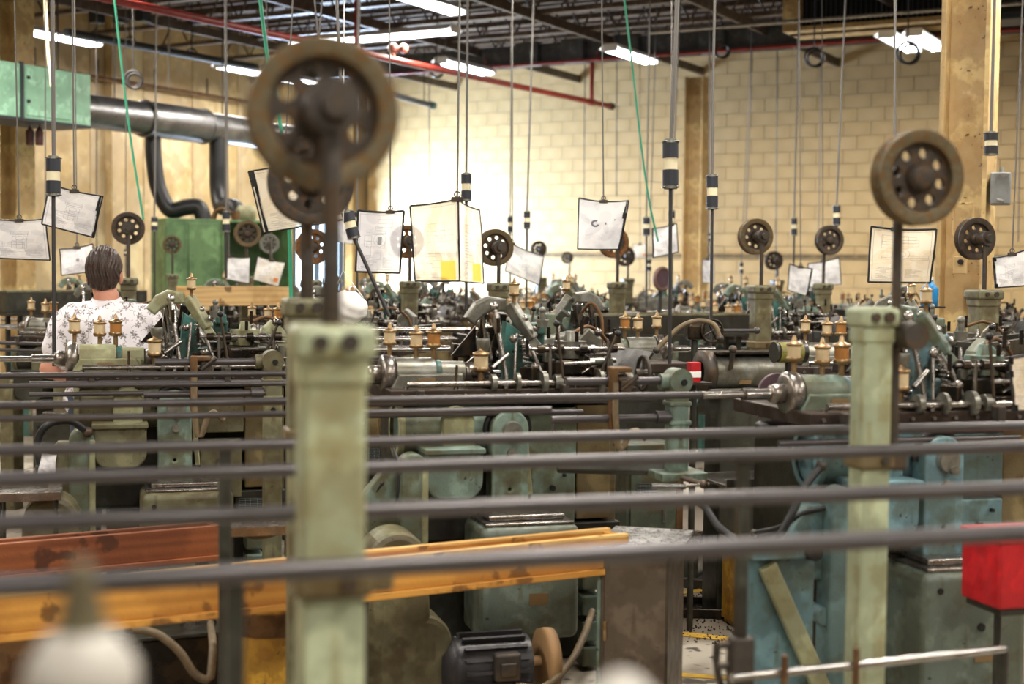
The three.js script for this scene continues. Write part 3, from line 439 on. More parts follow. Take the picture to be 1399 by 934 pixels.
{ // ventilation unit
  const o = thing('ventilation_unit', 'large black louvred ventilation unit with cream frame under the roof', 'ventilation unit', atH(1215, 40, 4.4), YB - Math.PI / 2);
  const w = 1.9; mesh('casing', mat.column, o, [span(-w / 2 - 0.2, -w / 2, 0, HC - 4.4, -0.3, 0.35), span(-w / 2, w / 2, 0, 0.05, -0.3, 0.36), span(-w / 2, w / 2, 0.05, HC - 4.4, -0.3, -0.2)]);
  mesh('fin_pack', mat.black, o, span(-w / 2, w / 2, 0.05, HC - 4.4, -0.2, 0.22));
  for (let k = 0; k < 32; k++) mesh('louvre', mat.darkPipe, o, box(0.012, HC - 4.46, 0.05, -w / 2 + 0.05 + k * 0.058, (HC - 4.4) / 2 + 0.02, 0.24, 0, [0, 0.4, 0]));
  mesh('tie_rod', mat.rust, o, rod([-w / 2 - 0.1, -0.05, 0.37], [w / 2, -0.05, 0.37], 0.015)); }
{ // second dark unit at the far right
  const o = thing('heater_box', 'dark heater box under the roof right of the cream column', 'heater', atH(1392, 30, 4.34), YB - Math.PI / 2);
  mesh('casing', mat.darkPipe, o, box(0.7, 0.3, 0.5, 0.1, 0.15, 0, 0.02)); mesh('grille', mat.black, o, box(0.5, 0.2, 0.02, 0.1, 0.16, 0.26, 0.01)); mesh('bracket', mat.grey, o, rod([-0.2, 0.0, 0.2], [-0.2, 0.3, 0.2], 0.02)); }
for (const [x, y, l] of [[132, 24, 'row end beside the white hook cord'], [165, 24, 'middle one of three hanging in a row'], [196, 22, 'nearest to the red pipe']]) { const o = thing('junction_box', 'small dark junction box under the roof, ' + l, 'junction box', atH(x, y, 4.62), YB); mesh('box', mat.darkPipe, o, box(0.16, 0.14, 0.12, 0, 0, 0, 0.01)); mesh('hanger', mat.wireDark, o, rod([0, 0.06, 0], [0, HC - 4.62, 0], 0.008)); }
{ // green plenum and round duct, both along the building
  const g0 = P(99, 139, 15.35); const o = thing('plenum_box', 'large mint green sheet metal plenum box at the duct end', 'duct box', g0, YB);
  mesh('box', mat.ductGreen, o, span(-2.6, 0, -0.27, 0.27, -0.3, 0.27, 0.006)); mesh('flange', mat.darkPipe, o, [span(-0.95, -0.91, -0.29, 0.29, 0.25, 0.29, 0.004), span(-2.6, 0, -0.30, -0.27, -0.3, 0.28, 0.004)]); mesh('access_door', mat.ductGreen, o, span(-0.88, -0.30, -0.24, 0.24, 0.27, 0.285, 0.006));
  mesh('latch', mat.black, o, [box(0.03, 0.03, 0.02, -0.86, 0.14, 0.295), box(0.03, 0.03, 0.02, -0.86, -0.1, 0.295)]); mesh('hanger', mat.wireDark, o, [rod([-0.2, 0.27, 0], [-0.2, HC - g0.y, 0], 0.01), rod([-2.2, 0.27, 0], [-2.2, HC - g0.y, 0], 0.01)]);
  const d0 = P(101, 149, 15.45), q = thing('round_duct', 'shiny round sheet metal duct running from the green box', 'duct', d0, YB);
  const seg = (a, b, r) => mesh('duct_section', mat.duct, q, cyl(r, r, b - a, (a + b) / 2, 0, 0, 'x', 36));
  seg(0, 1.05, 0.185); seg(1.06, 2.05, 0.205); seg(2.06, 3.05, 0.18); seg(3.06, 4.4, 0.165);
  for (const [x, r] of [[1.055, 0.212], [2.055, 0.21], [3.055, 0.186]]) mesh('seam_ring', mat.duct, q, torus(r - 0.008, 0.014, x, 0, 0, 'x', 36));
  mesh('hanger', mat.wireDark, q, [rod([0.6, 0.18, 0], [0.6, HC - d0.y, 0], 0.008), rod([2.4, 0.18, 0], [2.4, HC - d0.y, 0], 0.008)]);
  // hoses down to the dust collector
  const hoseThing = (label, pts, r) => { const a = pts[0], h = thing('suction_hose', label, 'hose', a); mesh('hose', mat.hoseBlack, h, tube(pts.map(p => p.clone().sub(a)), r, 60, 16)); for (const e of [0, pts.length - 1]) mesh('hose_clamp', mat.iron, h, torus(r, 0.012, pts[e].x - a.x, pts[e].y - a.y, pts[e].z - a.z, 'y', 20)); };
  hoseThing('black corrugated suction hose with a low bend onto the green cabinet', [P(209, 182, 16.6), P(210, 215, 16.6), P(218, 262, 16.6), P(234, 287, 16.6), P(255, 283, 16.6), P(272, 284, 16.6), P(279, 303, 16.6)], 0.095);
  hoseThing('black suction hose dropping straight behind the hanging cord', [P(297, 188, 17.4), P(297, 225, 17.4), P(298, 262, 17.4), P(303, 282, 17.3), P(320, 283, 17.1), P(330, 300, 17.0)], 0.1);
  const c = thing('dust_collector', 'tall green dust collector cabinet with a dark open side', 'cabinet', P(286, 368, 16.6).setY(0), YM + 0.2), ch = P(286, 300, 16.6).y;
  mesh('cabinet', mat.cabinetGreen, c, span(-0.56, 0.09, 0, ch, -0.5, 0.2, 0.01)); mesh('door', mat.cabinetGreen, c, span(-0.3, 0.05, 0.1, ch - 0.05, 0.2, 0.215, 0.006)); mesh('bay_side', mat.cabinetGreen, c, span(0.92, 0.95, 0, ch, -1.0, 0.12, 0.004)); mesh('bay_back', mat.cabinetGreen, c, span(0.1, 0.95, 0, ch, -1.0, -0.97, 0.004)); mesh('bay_top', mat.cabinetGreen, c, span(0.1, 0.95, ch - 0.03, ch, -1.0, 0.12, 0.004)); mesh('bay_floor', mat.cabinetGreen, c, span(0.1, 0.95, 0, 0.04, -1.0, 0.12, 0.004)); mesh('pallet_edge', mat.cabinetGreen, c, span(0.09, 0.11, 0, ch, 0.0, 0.22, 0.004)); mesh('top_clutter', mat.rust, c, [tube([[0.0, ch, 0.1], [0.05, ch + 0.1, 0.1], [0.14, ch + 0.12, 0.1], [0.2, ch, 0.1]], 0.018), tube([[0.06, ch, 0], [0.12, ch + 0.14, 0.05], [0.25, ch + 0.08, 0.1]], 0.014), cyl(0.05, 0.05, 0.1, 0.3, ch + 0.05, 0.05, 'y', 14)]);
  const y = thing('air_tank', 'pale yellow tank on the green cabinet', 'tank', P(336, 293, 16.9), YM); mesh('shell', mat.pale, y, [cyl(0.11, 0.11, 0.14, 0, 0, 0, 'x', 20), sph(0.11, 0.07, 0, 0, 16, 0.5, 1, 1), sph(0.11, -0.07, 0, 0, 16, 0.5, 1, 1)]); mesh('foot', mat.iron, y, span(-0.05, 0.05, P(336, 300, 16.9).y - P(336, 293, 16.9).y - 0.06, -0.08, -0.05, 0.05)); }
for (const [x, l] of [[41, 'left'], [54, 'right']]) { const p = P(x, 185, 14.9), o = thing('hanging_tag', x < 50 ? 'dark red bottle shaped tag hanging farther from the duct' : 'dark red bottle shaped tag hanging nearer to the duct', 'tag', p); mesh('bottle', plain(0x4a2a26, 0.6), o, lathe([[0, -0.1], [0.042, -0.1], [0.045, 0.04], [0.02, 0.075], [0.012, 0.09]], 0, 0, 0, 'y', 12)); mesh('wire', mat.wireDark, o, rod([0, 0.08, 0], [0, 0.14, 0], 0.008, 6)); }

// ───────── hanging cords with plugs ─────────
const capOf = w => 0.067 * F / w;
function cord(label, top, plug, bottom, depth, { thick = 0.006, m = mat.wire, double = 0, size = 1, style = 0, mid, group, name = 'hanging_cable' } = {}) {
  const a = P(top[0], top[1], depth); const dirTop = plug ?? bottom; const b0 = P(dirTop[0], dirTop[1], depth);
  const A = a.clone().add(a.clone().sub(b0).multiplyScalar((HC - a.y) / (a.y - b0.y))); A.y = HC;      // on up to the roof deck
  const o = thing(name, label, 'cord', A, 0, group), L = p => p.clone().sub(A);
  if (plug) {
    const [px, py0, py1, tilt = 0] = plug, c0 = P(px, py0, depth), c1 = P(px + tilt, py1, depth), len = c0.distanceTo(c1), r = size * 0.033, ax = c1.clone().sub(c0).normalize(), q = new THREE.Quaternion().setFromUnitVectors(V(0, -1, 0), ax), o0 = L(c0);
    const put = g => { g.applyQuaternion(q); g.translate(o0.x, o0.y, o0.z); return g; };
    mesh('cable', m, o, mid ? tube([V(0, 0, 0), L(P(mid[0], mid[1], depth)), o0], thick, 30, 6) : rod(V(0, 0, 0), o0, thick, 6)); if (double) mesh('cable', m, o, rod(V(double, 0, 0), o0.clone().add(V(double * 0.6, 0, 0)), thick, 6));
    const band = (f0, f1, k) => put(cyl(r * k, r * k, len * (f1 - f0), 0, -len * (f0 + f1) / 2, 0, 'y', 16));
    const dk = style ? mat.rubber : mat.navy;
    mesh('plug', dk, o, band(0.08, 0.38, 1)); mesh('socket', dk, o, band(0.62, 0.93, 1)); mesh('collar', mat.cream, o, band(0.36, 0.64, 0.88)); mesh('clamp', mat.cast, o, [band(0, 0.09, 0.75), put(box(r * 2.1, len * 0.03, r * 1.2, 0, -len * 0.05, 0, 0.002))]); mesh('clamp', mat.cast, o, [band(0.92, 1, 0.85), put(box(r * 2.1, len * 0.03, r * 1.2, 0, -len * 0.96, 0, 0.002))]);
    if (bottom) mesh('tail_cable', mat.wireDark, o, rod(L(c1), L(P(bottom[0], bottom[1], depth)), thick * 1.25, 6));
  } else mesh('cable', m, o, mid ? tube([V(0, 0, 0), ...mid.map(k => L(P(k[0], k[1], depth))), L(P(bottom[0], bottom[1], depth))], thick, 40, 6) : rod(V(0, 0, 0), L(P(bottom[0], bottom[1], depth)), thick, 6));
  return o;
}
const q1 = 'hanging power cord with black and cream plug ';
cord(q1 + 'beside the man in floral shirt', [71, 0], [73, 213, 268], [74, 500], 6.6, { thick: 0.0075, double: 0.006 });
cord(q1 + 'above the small wheel by the black hose', [214, 0], [211, 296, 316], [211, 420], 14.5, { thick: 0.009, size: 1.0 });
cord(q1 + 'in front of the dust collector', [308, 0], [309, 288, 317], [309, 380], 11.5, { thick: 0.009, size: 0.95 });
cord(q1 + 'behind the large creased yellow sheet', [639, 0], [637, 236, 275], [637, 430], 9.0, { thick: 0.0085 });
cord('leaning power cord with black and cream plug beside the white drawing', [462, 40], [474, 288, 326, 10], [532, 432], 7.4, { thick: 0.008 });
cord(q1 + 'half hidden beside the leaning cord', [489, 0], [488, 289, 310], [488, 400], 11.5, { thick: 0.008 });
cord('thin power cord with small plug ending at the crooked white sheet', [700, 0], [697, 295, 318], [697, 400], 14.5, { thick: 0.009, size: 0.9 });
cord('thin power cord with small plug crossing the crooked white sheet', [729, 0], [720, 288, 313], [719, 420], 12.5, { thick: 0.009, size: 0.9 });
cord('thin power cord with small plug beside the green wire', [888, 0], [883, 296, 322], [883, 420], 13.5, { thick: 0.008, size: 0.95 });
cord(q1 + ', the largest one, left of the wall column', [924, 0], [916, 190, 258], [915, 497], 5.9, { thick: 0.0062, double: 0.012 });
cord('small plug on a thin cord behind the largest plug', [928, 20], [918, 287, 316], [918, 400], 13.8, { thick: 0.008, size: 0.9 });
cord(q1 + 'right of the wall column', [978, 0], [973, 238, 286], [971, 480], 8.1, { thick: 0.0075, mid: [974, 130] });
cord('thin power cord with small plug before the block wall', [1092, 0], [1085, 297, 322], [1084, 380], 14.0, { thick: 0.008, size: 0.9 });
cord(q1 + 'above the dark pulley by the paired sheets', [1155, 0], [1143, 280, 308], [1142, 345], 12.0, { thick: 0.009, size: 0.95 });
cord('tiny far cord plug beside the wall column', [970, 40], [969, 318, 330], [968, 380], 18, { thick: 0.006, size: 0.7 });
cord('tiny far cord plug low before the ledge strip', [1025, 80], [1013, 358, 374], [1013, 395], 17.5, { thick: 0.006, size: 0.7 });
cord('tiny far plug above the pink wheel', [890, 250], [887, 354, 370], [887, 395], 17, { thick: 0.006, size: 0.8 });
cord('short power cord with black and white plug on the cream column', [1359, 0], [1354, 180, 212], null, 8.6, { thick: 0.01, style: 1, size: 1.25 });
cord('small plug hanging behind the leaning white sheet', [172, 200], [172, 340, 350], [172, 400], 15, { thick: 0.006, size: 0.6 });
for (const [x0, x1, y1, d, l] of [[62, 62, 300, 11, 'passing the green box corner'], [586, 587, 270, 21, 'in the bright corner'], [843, 842, 268, 20.4, 'left of the far column'], [800, 797, 340, 20.5, 'below the capped red pipe'], [1062, 1060, 380, 18.9, 'over the far machines before the blocks'], [1123, 1118, 340, 18.6, 'behind the dark pulley'], [1224, 1221, 185, 10.5, 'dropping from the coiled strip light'], [1397, 1391, 330, 16, 'right of the switch box'], [492, 491, 60, 13, 'over the long strip light'], [1030, 1018, 340, 18.6, 'paired beside the tiny plug'], [231, 230, 120, 16.4, 'over the round duct'], [132, 132, 360, 16.8, 'at a panel seam'], [430, 437, 75, 8, 'pair above the large wheel'], [440, 434, 75, 8.1, 'second of the pair above the large wheel']]) cord('thin grey cord hanging ' + l, [x0, 2], null, [x1, y1], d, { thick: d > 15 ? 0.008 : 0.0055 });
cord('green cord hanging down past the dark air pipe', [161, 0], null, [196, 300], 9.5, { thick: 0.008, m: mat.greenWire, mid: [[163, 60], [171, 130], [180, 200]] });
cord('bright green cord in front of the red pipe', [356, 0], null, [398, 420], 8.6, { thick: 0.012, m: mat.greenWire, mid: [[365, 75], [383, 170], [394, 290]] });
cord('green cord slanting down to the small white sheet', [856, 0], null, [899, 330], 9.8, { thick: 0.0075, m: mat.greenWire, mid: [[862, 75], [875, 190], [886, 270]] });
cord('short white beaded pull cord under a strip light', [66, 45], null, [70, 118], 13, { thick: 0.014, m: mat.cream, mid: [[66, 80], [69, 100]] });
{ // loops of spare cable tied up under the roof
  const loops = [['looped black cable hanging by the panel wall', 182, 108, 13, 0.075], ['looped black cable under the red branch pipe', 596, 96, 18, 0.08], ['looped black cable right of the far column', 1112, 78, 16, 0.1], ['looped dark cable beside the far column', 985, 68, 17, 0.09], ['looped black cable under the paired strip lights', 1240, 72, 15, 0.11]];
  for (const [l, x, y, d, r] of loops) { const p = P(x, y, d), o = thing('cable_loop', l, 'cable', p); mesh('loop', mat.wireDark, o, [torus(r, 0.014, 0, 0, 0, 'z', 28), torus(r * 0.9, 0.012, 0.02, -0.02, 0.02, 'z', 28)]); mesh('tie', mat.wireDark, o, rod([0, r, 0], [0, HC - p.y, 0], 0.008, 6)); }
}
const foldIn = (from, into) => { from.updateMatrixWorld(); into.updateMatrixWorld(); for (const c of [...from.children]) into.attach(c); scene.remove(from); };
// ───────── drawings in plastic sleeves ─────────
function drawing(kind, tint) {
  const c = document.createElement('canvas'); c.width = 256; c.height = 320; const x = c.getContext('2d'); let s = kind * 977 + 5; const R = () => (s = (s * 16807) % 2147483647) / 2147483647;
  x.fillStyle = tint; x.fillRect(0, 0, 256, 320);
  for (let i = 0; i < 26; i++) { x.fillStyle = `rgba(${kind % 3 === 1 ? '190,150,90' : '150,150,165'},${0.05 + 0.08 * R()})`; x.beginPath(); x.ellipse(R() * 256, R() * 320, 10 + R() * 60, 8 + R() * 36, R() * 3, 0, 7); x.fill(); }
  x.strokeStyle = 'rgba(70,70,85,0.55)'; x.lineWidth = 1;
  if (kind !== 3) { x.strokeRect(14, 16, 228, 288); for (let i = 0; i < 6; i++) { const bx = 24 + R() * 120, by = 30 + R() * 190, w = 30 + R() * 80, h = 16 + R() * 60; x.strokeRect(bx, by, w, h); x.beginPath(); x.moveTo(bx, by + h / 2); x.lineTo(bx + w, by + h / 2); x.stroke(); }
    x.beginPath(); x.arc(128, 150, 34, 0, 7); x.stroke(); x.beginPath(); x.arc(128, 150, 18, 0, 7); x.stroke(); x.fillStyle = 'rgba(60,60,75,0.5)'; if (kind === 0) x.fillRect(116, 132, 24, 44);
    for (let i = 0; i < 14; i++) { x.fillStyle = 'rgba(60,60,75,0.4)'; x.fillRect(26 + R() * 30, 230 + i * 5, 20 + R() * 60, 1.6); x.fillRect(150, 240 + i * 4, 20 + R() * 60, 1.2); } }
  else { x.fillStyle = 'rgba(60,64,78,0.75)'; x.beginPath(); x.arc(96, 150, 24, 0.3, 5.2); x.arc(96, 150, 12, 5.2, 0.3, true); x.fill(); x.fillRect(150, 140, 6, 16); x.fillRect(196, 118, 5, 12); }
  if (kind === 4) { x.fillStyle = '#e98a3c'; x.fillRect(190, 220, 44, 54); } if (kind === 1) { x.fillStyle = '#f0cf5a'; x.fillRect(150, 238, 84, 76); }
  const t = new THREE.CanvasTexture(c); t.colorSpace = THREE.SRGBColorSpace; return new THREE.MeshPhysicalMaterial({ map: t, roughness: 0.6, side: THREE.DoubleSide, transmission: 0.2, thickness: 0 });
}
const paper = [drawing(0, '#f8f7fb'), drawing(1, '#fdf7e8'), drawing(2, '#fcfcfd'), drawing(3, '#fafafd'), drawing(4, '#f6f4ee'), drawing(7, '#f3e9d3')];
function sheet(label, c, depth, kind, { bulge = 0.02, edge = 0.0045, strip = 0, cordTo, m, name = 'drawing_sleeve', skew = 0 } = {}) {
  const pts = c.map(([x, y], i) => P(x, y, depth + (i === 1 || i === 2 ? skew : 0))), ctr = pts.reduce((a, p) => a.add(p), V(0, 0, 0)).multiplyScalar(0.25), q = pts.map(p => p.sub(ctr));
  const o = thing(name, label, 'drawing sheet', ctr), N = 10, nrm = q[1].clone().sub(q[0]).cross(q[3].clone().sub(q[0])).normalize().negate();
  const S = (u, v) => q[0].clone().multiplyScalar((1 - u) * (1 - v)).addScaledVector(q[1], u * (1 - v)).addScaledVector(q[2], u * v).addScaledVector(q[3], (1 - u) * v).addScaledVector(nrm, -bulge * (Math.sin(u * 3.0 + 0.4) * 0.8 + Math.sin(v * 5 + u * 3) * 0.3 + u * v * 0.8)).add(V(0, -0.012 * Math.sin(u * Math.PI) * (1 - v) * bulge * 30, 0));
  const pos = [], uv = [], idx = []; for (let j = 0; j <= N; j++) for (let i = 0; i <= N; i++) { const p = S(i / N, j / N); pos.push(p.x, p.y, p.z); uv.push(i / N, 1 - j / N); }
  for (let j = 0; j < N; j++) for (let i = 0; i < N; i++) { const a = j * (N + 1) + i; idx.push(a, a + N + 1, a + 1, a + 1, a + N + 1, a + N + 2); }
  const g = new THREE.BufferGeometry(); g.setAttribute('position', new THREE.Float32BufferAttribute(pos, 3)); g.setAttribute('uv', new THREE.Float32BufferAttribute(uv, 2)); g.setIndex(idx); g.computeVertexNormals();
  mesh('paper', m ?? paper[kind], o, fin(g, true));
  const E = []; for (const [f, g2] of [[t => S(t, 0), 1], [t => S(t, 1), 1], [t => S(0, t), 1], [t => S(1, t), 1]]) E.push(tube([0, 0.25, 0.5, 0.75, 1].map(f), edge, 10, 5)); mesh('binding', mat.black, o, E);
  if (strip) { const W2 = []; for (let k = 0; k < 8; k++) { const f = strip > 0 ? t => S(1 - 0.03, t) : t => S(0.03, t), a = f(k / 8), b = f((k + 1) / 8); W2.push(bar(a.toArray(), b.toArray(), 0.02 * Math.abs(strip), 0.004)); } mesh('punched_strip', mat.black, o, W2); }
  if (cordTo) { const tp = S(cordTo[2] ?? 0.5, 0), t2 = P(cordTo[0], cordTo[1], depth).sub(ctr), d = t2.clone().sub(tp); const end = tp.clone().addScaledVector(d, (HC - ctr.y - tp.y) / d.y); mesh('hanging_wire', mat.wire, o, rod(tp, end, 0.0045, 5)); mesh('clip', mat.iron, o, [box(0.05, 0.02, 0.015, tp.x, tp.y, tp.z, 0.003), torus(0.012, 0.003, tp.x, tp.y + 0.02, tp.z)]); }
  return o;
}
sheet('white drawing sheet hanging tilted beside the black and cream plug', [[66, 251], [141, 268], [127, 324], [57, 306]], 7.6, 2, { strip: 1.2, cordTo: [99, 0, 0.45] });
sheet('wide white drawing sheet left of the tilted one', [[-14, 299], [63, 299], [67, 355], [-14, 352]], 7.9, 2, { cordTo: [20, 0] });
sheet('small white sheet hanging behind the man\'s head', [[81, 340], [127, 333], [129, 370], [84, 376]], 9.8, 0, { cordTo: [102, 0] });
sheet('cream drawing sheet with punched black edge beside the large wheel', [[339, 234], [462, 208], [477, 298], [360, 318]], 8.2, 5, { strip: -1.6, cordTo: [400, 0, 0.4] });
sheet('white technical drawing on a black top bar', [[489, 287], [552, 288], [546, 373], [486, 371]], 7.9, 0, { edge: 0.006, cordTo: [532, 0, 0.7] });
const bigSheet = sheet('large creased yellowed drawing folded over its hanging wire', [[560, 281], [626, 272], [628, 384], [567, 384]], 5.75, 1, { bulge: 0.008, edge: 0.004, cordTo: [628, 0, 0.98] });
foldIn(sheet('right folded half of the large yellowed drawing', [[626, 272], [655, 287], [663, 387], [628, 384]], 5.75, 1, { bulge: 0.008, edge: 0.003, skew: 0.12 }), bigSheet);
sheet('crooked white sheet hanging between two thin cords', [[698, 332], [743, 350], [737, 389], [690, 370]], 11.0, 4, { m: paper[2], cordTo: [700, 0, 0.05] });
sheet('white sheet with a curved dark mark and black right edge', [[791, 270], [859, 274], [847, 340], [789, 340]], 8.6, 3, { strip: 1.3, bulge: 0.03, cordTo: [822, 0] });
sheet('small white sheet at the end of the slanting green cord', [[891, 312], [924, 305], [927, 344], [892, 352]], 11.5, 2, { strip: -0.9, cordTo: [918, 0, 0.8] });
sheet('white paper sheet leaning against its darker edged neighbour', [[1079, 360], [1110, 367], [1103, 404], [1076, 396]], 11.8, 4, { m: paper[2], strip: 0.8, cordTo: [1092, 0] });
sheet('pale blank sheet hanging behind the dark pulley', [[1104, 360], [1146, 352], [1150, 388], [1106, 392]], 13.2, 2, { cordTo: [1123, 0] });
sheet('yellowed drawing with black top bar behind the right pulley rod', [[1191, 309], [1279, 313], [1272, 386], [1186, 385]], 6.6, 1, { m: paper[5], edge: 0.005, cordTo: [1222, 0, 0.4] });
sheet('white sheet with a black strip right of the cream column', [[1358, 352], [1402, 341], [1404, 390], [1360, 393]], 8.0, 2, { strip: -1.3, cordTo: [1397, 0, 0.6] });
sheet('white sheet hanging before the dark side of the dust collector', [[311, 350], [342, 352], [340, 387], [308, 381]], 12.2, 2, { edge: 0.003, cordTo: [309, 0, 0.05] });
sheet('white sheet with an orange patch beside the dust collector', [[352, 350], [390, 359], [380, 391], [346, 382]], 12.4, 4, { edge: 0.003, cordTo: [364, 0] });
sheet('pale blue white sheet beside the bright door', [[459, 298], [482, 300], [482, 333], [459, 330]], 12.8, 2, { edge: 0.003, cordTo: [470, 0] });
sheet('small narrow sheet at the foot of the wall column', [[960, 354], [975, 352], [976, 386], [960, 386]], 15, 2, { edge: 0.003, cordTo: [969, 0] });
sheet('pale notice with red print far behind the small pulley', [[865, 333], [884, 333], [884, 352], [865, 352]], 19.6, 4, { edge: 0.002, cordTo: [874, 0] });
sheet('folded white paper among the hoses of the olive machine', [[56, 617], [79, 620], [74, 650], [50, 648]], 5.95, 2, { edge: 0.002 });
sheet('stained beige sheet with stitched edge right of the dark machine', [[1381, 488], [1425, 478], [1430, 560], [1386, 562]], 4.6, 5, { strip: -1.2, edge: 0.004, name: 'cover_sheet' });
{ const p = P(474, 420, 7.0), o = thing('plastic_bag', 'white plastic bag tied up behind the near post', 'bag', p), g = new THREE.SphereGeometry(0.095, 26, 18), a = g.attributes.position;
  for (let i = 0; i < a.count; i++) { const x = a.getX(i), y = a.getY(i), z = a.getZ(i), n = 1 + 0.09 * Math.sin(x * 70 + y * 30) * Math.cos(y * 55 + z * 60); a.setXYZ(i, x * n * 1.05, Math.max(-0.085, y * 0.85 * n) , z * n * 0.6); } g.computeVertexNormals();
  mesh('bag', new THREE.MeshPhysicalMaterial({ color: 0xf4f2ee, roughness: 0.5, transmission: 0.15, thickness: 0 }), o, fin(g)); mesh('string', mat.white, o, [rod([-0.07, 0.06, 0], [-0.02, 0.18, 0], 0.002, 5), rod([0.08, 0.05, 0], [-0.02, 0.18, 0], 0.002, 5), rod([-0.02, 0.18, 0], [-0.02, HC - p.y, 0], 0.003, 5)]); }
// ───────── posts with pulley wheels ─────────
const wheelGeo = (() => {                 // a wheel of 1 m across, axis along z
  const rim = lathe([[0.36, -0.105], [0.49, -0.115], [0.5, -0.10], [0.5, -0.075], [0.455, -0.03], [0.455, 0.03], [0.5, 0.075], [0.5, 0.10], [0.49, 0.115], [0.375, 0.105], [0.36, 0.09], [0.355, -0.09], [0.36, -0.105]], 0, 0, 0, 'z', 56);
  const holes = Array.from({ length: 8 }, (_, k) => [Math.cos(k * Math.PI / 4 + 0.35) * 0.265, Math.sin(k * Math.PI / 4 + 0.35) * 0.265, 0.058]);
  const s = new THREE.Shape(); s.absarc(0, 0, 0.365, 0, Math.PI * 2, false);
  const web = ext(s, 0.05, 0, 0, -0.025, 0.004, holes);
  const hub = lathe([[0, -0.13], [0.12, -0.13], [0.15, -0.10], [0.16, -0.03], [0.16, 0.03], [0.15, 0.10], [0.11, 0.13], [0.1, 0.15], [0, 0.15]], 0, 0, 0, 'z', 26);
  return { rim, web, hub };
})();
function pulleyPost(label, px, py, depth, { D = 0.24, m = mat.wheel, post = mat.olive, front = 1, dx = 0.0, ww = 0.105, rodR = 0.013, down = 0, group, top = 1.536, thick = 1 } = {}) {
  const c = P(px, py, depth), o = thing('pulley_post', label, 'pulley post', [c.x, 0, c.z], YM, group), h = c.y, zr = front ? 0.10 : -0.085, zp = zr;
  mesh('post', post, o, [box(ww, top - 0.06, ww * 0.9, dx, (top - 0.06) / 2, zp, 0.012), span(dx - ww * 0.9, dx + ww * 0.9, 0, 0.03, zp - ww * 0.9, zp + ww * 0.9, 0.006)]);
  mesh('post_cap', post, o, [box(ww * 1.3, 0.055, ww * 1.2, dx, top - 0.03, zp, 0.016), box(ww * 1.12, 0.05, ww * 1.0, dx, top - 0.075, zp, 0.014)]);
  mesh('collar', mat.ochre, o, [box(ww * 1.22, 0.05, ww * 1.12, dx, 1.14, zp, 0.012), box(0.05, 0.045, 0.05, dx + ww * 0.72, 1.14, zp + 0.01, 0.01)]);
  mesh('cap_screw', mat.iron, o, [cyl(0.014, 0.014, 0.02, dx + ww * 0.2, top - 0.028, zp + ww * 0.6, 'z', 10), cyl(0.012, 0.012, 0.02, dx - ww * 0.25, top - 0.028, zp + ww * 0.6, 'z', 8), cyl(0.012, 0.012, 0.02, dx + ww * 0.2, 1.14, zp + ww * 0.57, 'z', 8)]);
  mesh('rod', mat.iron, o, rod([0, down || top - 0.03, zr], [0, h, zr], rodR * thick, 12));
  if (down) { mesh('rod_boss', mat.iron, o, cyl(0.035, 0.035, 0.10, 0.01, top - 0.075, zr + 0.04, 'z', 18)); mesh('rod_clamp', mat.iron, o, box(0.05, 0.06, 0.06, 0, 1.14, zr + 0.01, 0.012)); }
  const bs = D * 0.17; mesh('bearing', mat.iron, o, [cyl(bs, bs, D * 0.26, 0, h, zr, 'z', 20), cyl(bs * 0.55, bs * 0.5, D * 0.12, 0, h, zr + (front ? 1 : -1) * D * 0.18, 'z', 16)]);
  mesh('axle', mat.steel, o, rod([0, h, zr], [0, h, 0], 0.012, 12));
  const rim = shared('wheel', m, o, wheelGeo.rim); rim.position.set(0, h, 0); rim.scale.setScalar(D); rim.rotation.z = rnd(6.28);
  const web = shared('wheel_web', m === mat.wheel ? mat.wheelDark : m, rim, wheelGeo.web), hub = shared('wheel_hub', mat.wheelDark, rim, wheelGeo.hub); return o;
}
pulleyPost('large blurred pulley wheel on a thick pale green post', 440, 155, 2.28, { post: mat.postGreen, front: 1, ww: 0.099, rodR: 0.016, m: mat.wheel });
pulleyPost('dark pulley wheel half hidden behind the large blurred one', 425, 248, 3.97, { m: mat.wheelDark, post: mat.olive, front: 0, rodR: 0.018 });
pulleyPost('rust brown pulley wheel on the pale green post before the cream column', 1253, 243, 3.6, { post: mat.postGreen, front: 0, dx: -0.068, ww: 0.085, down: 1.13, m: mat.wheel });
pulleyPost('dark pulley wheel above the man in floral shirt', 175, 312, 10.4, { m: mat.wheelDark, post: mat.olive });
pulleyPost('yellowed pulley wheel before the dark side of the dust collector', 338, 319, 12.6, { m: mat.wheel, post: mat.olive, front: 0, D: 0.235 });
pulleyPost('small faint pulley wheel before the green dust collector door', 235, 334, 15.6, { D: 0.2, m: mat.wheel });
pulleyPost('grey pulley wheel right of the yellowed one', 368, 333, 15.2, { D: 0.21, m: mat.cast });
pulleyPost('rusty pulley wheel just behind the thick iron rod', 428, 337, 9.7, { m: mat.rustWheel, front: 0 });
pulleyPost('rusty pulley wheel between the two large drawings', 556, 330, 10.2, { m: mat.rustWheel, post: mat.olive });
pulleyPost('brown pulley wheel right of the large creased drawing', 676, 338, 9.2, { m: mat.wheel, front: 1 });
pulleyPost('small black pulley above the crooked white sheet', 736, 340, 17.4, { D: 0.2, m: mat.wheelDark });
pulleyPost('tiny far pulley over the back machines', 775, 352, 20.0, { D: 0.17, m: mat.wheelDark });
pulleyPost('brown pulley behind the sheet with the curved mark', 838, 331, 11.0, { m: mat.rustWheel, post: mat.olive });
pulleyPost('small dark pulley right of the sheet with the curved mark', 854, 350, 16.6, { D: 0.235, m: mat.wheelDark });
pulleyPost('brown pulley wheel on a tall olive post before the block wall', 1032, 323, 9.5, { m: mat.wheel, post: mat.olive, ww: 0.12 });
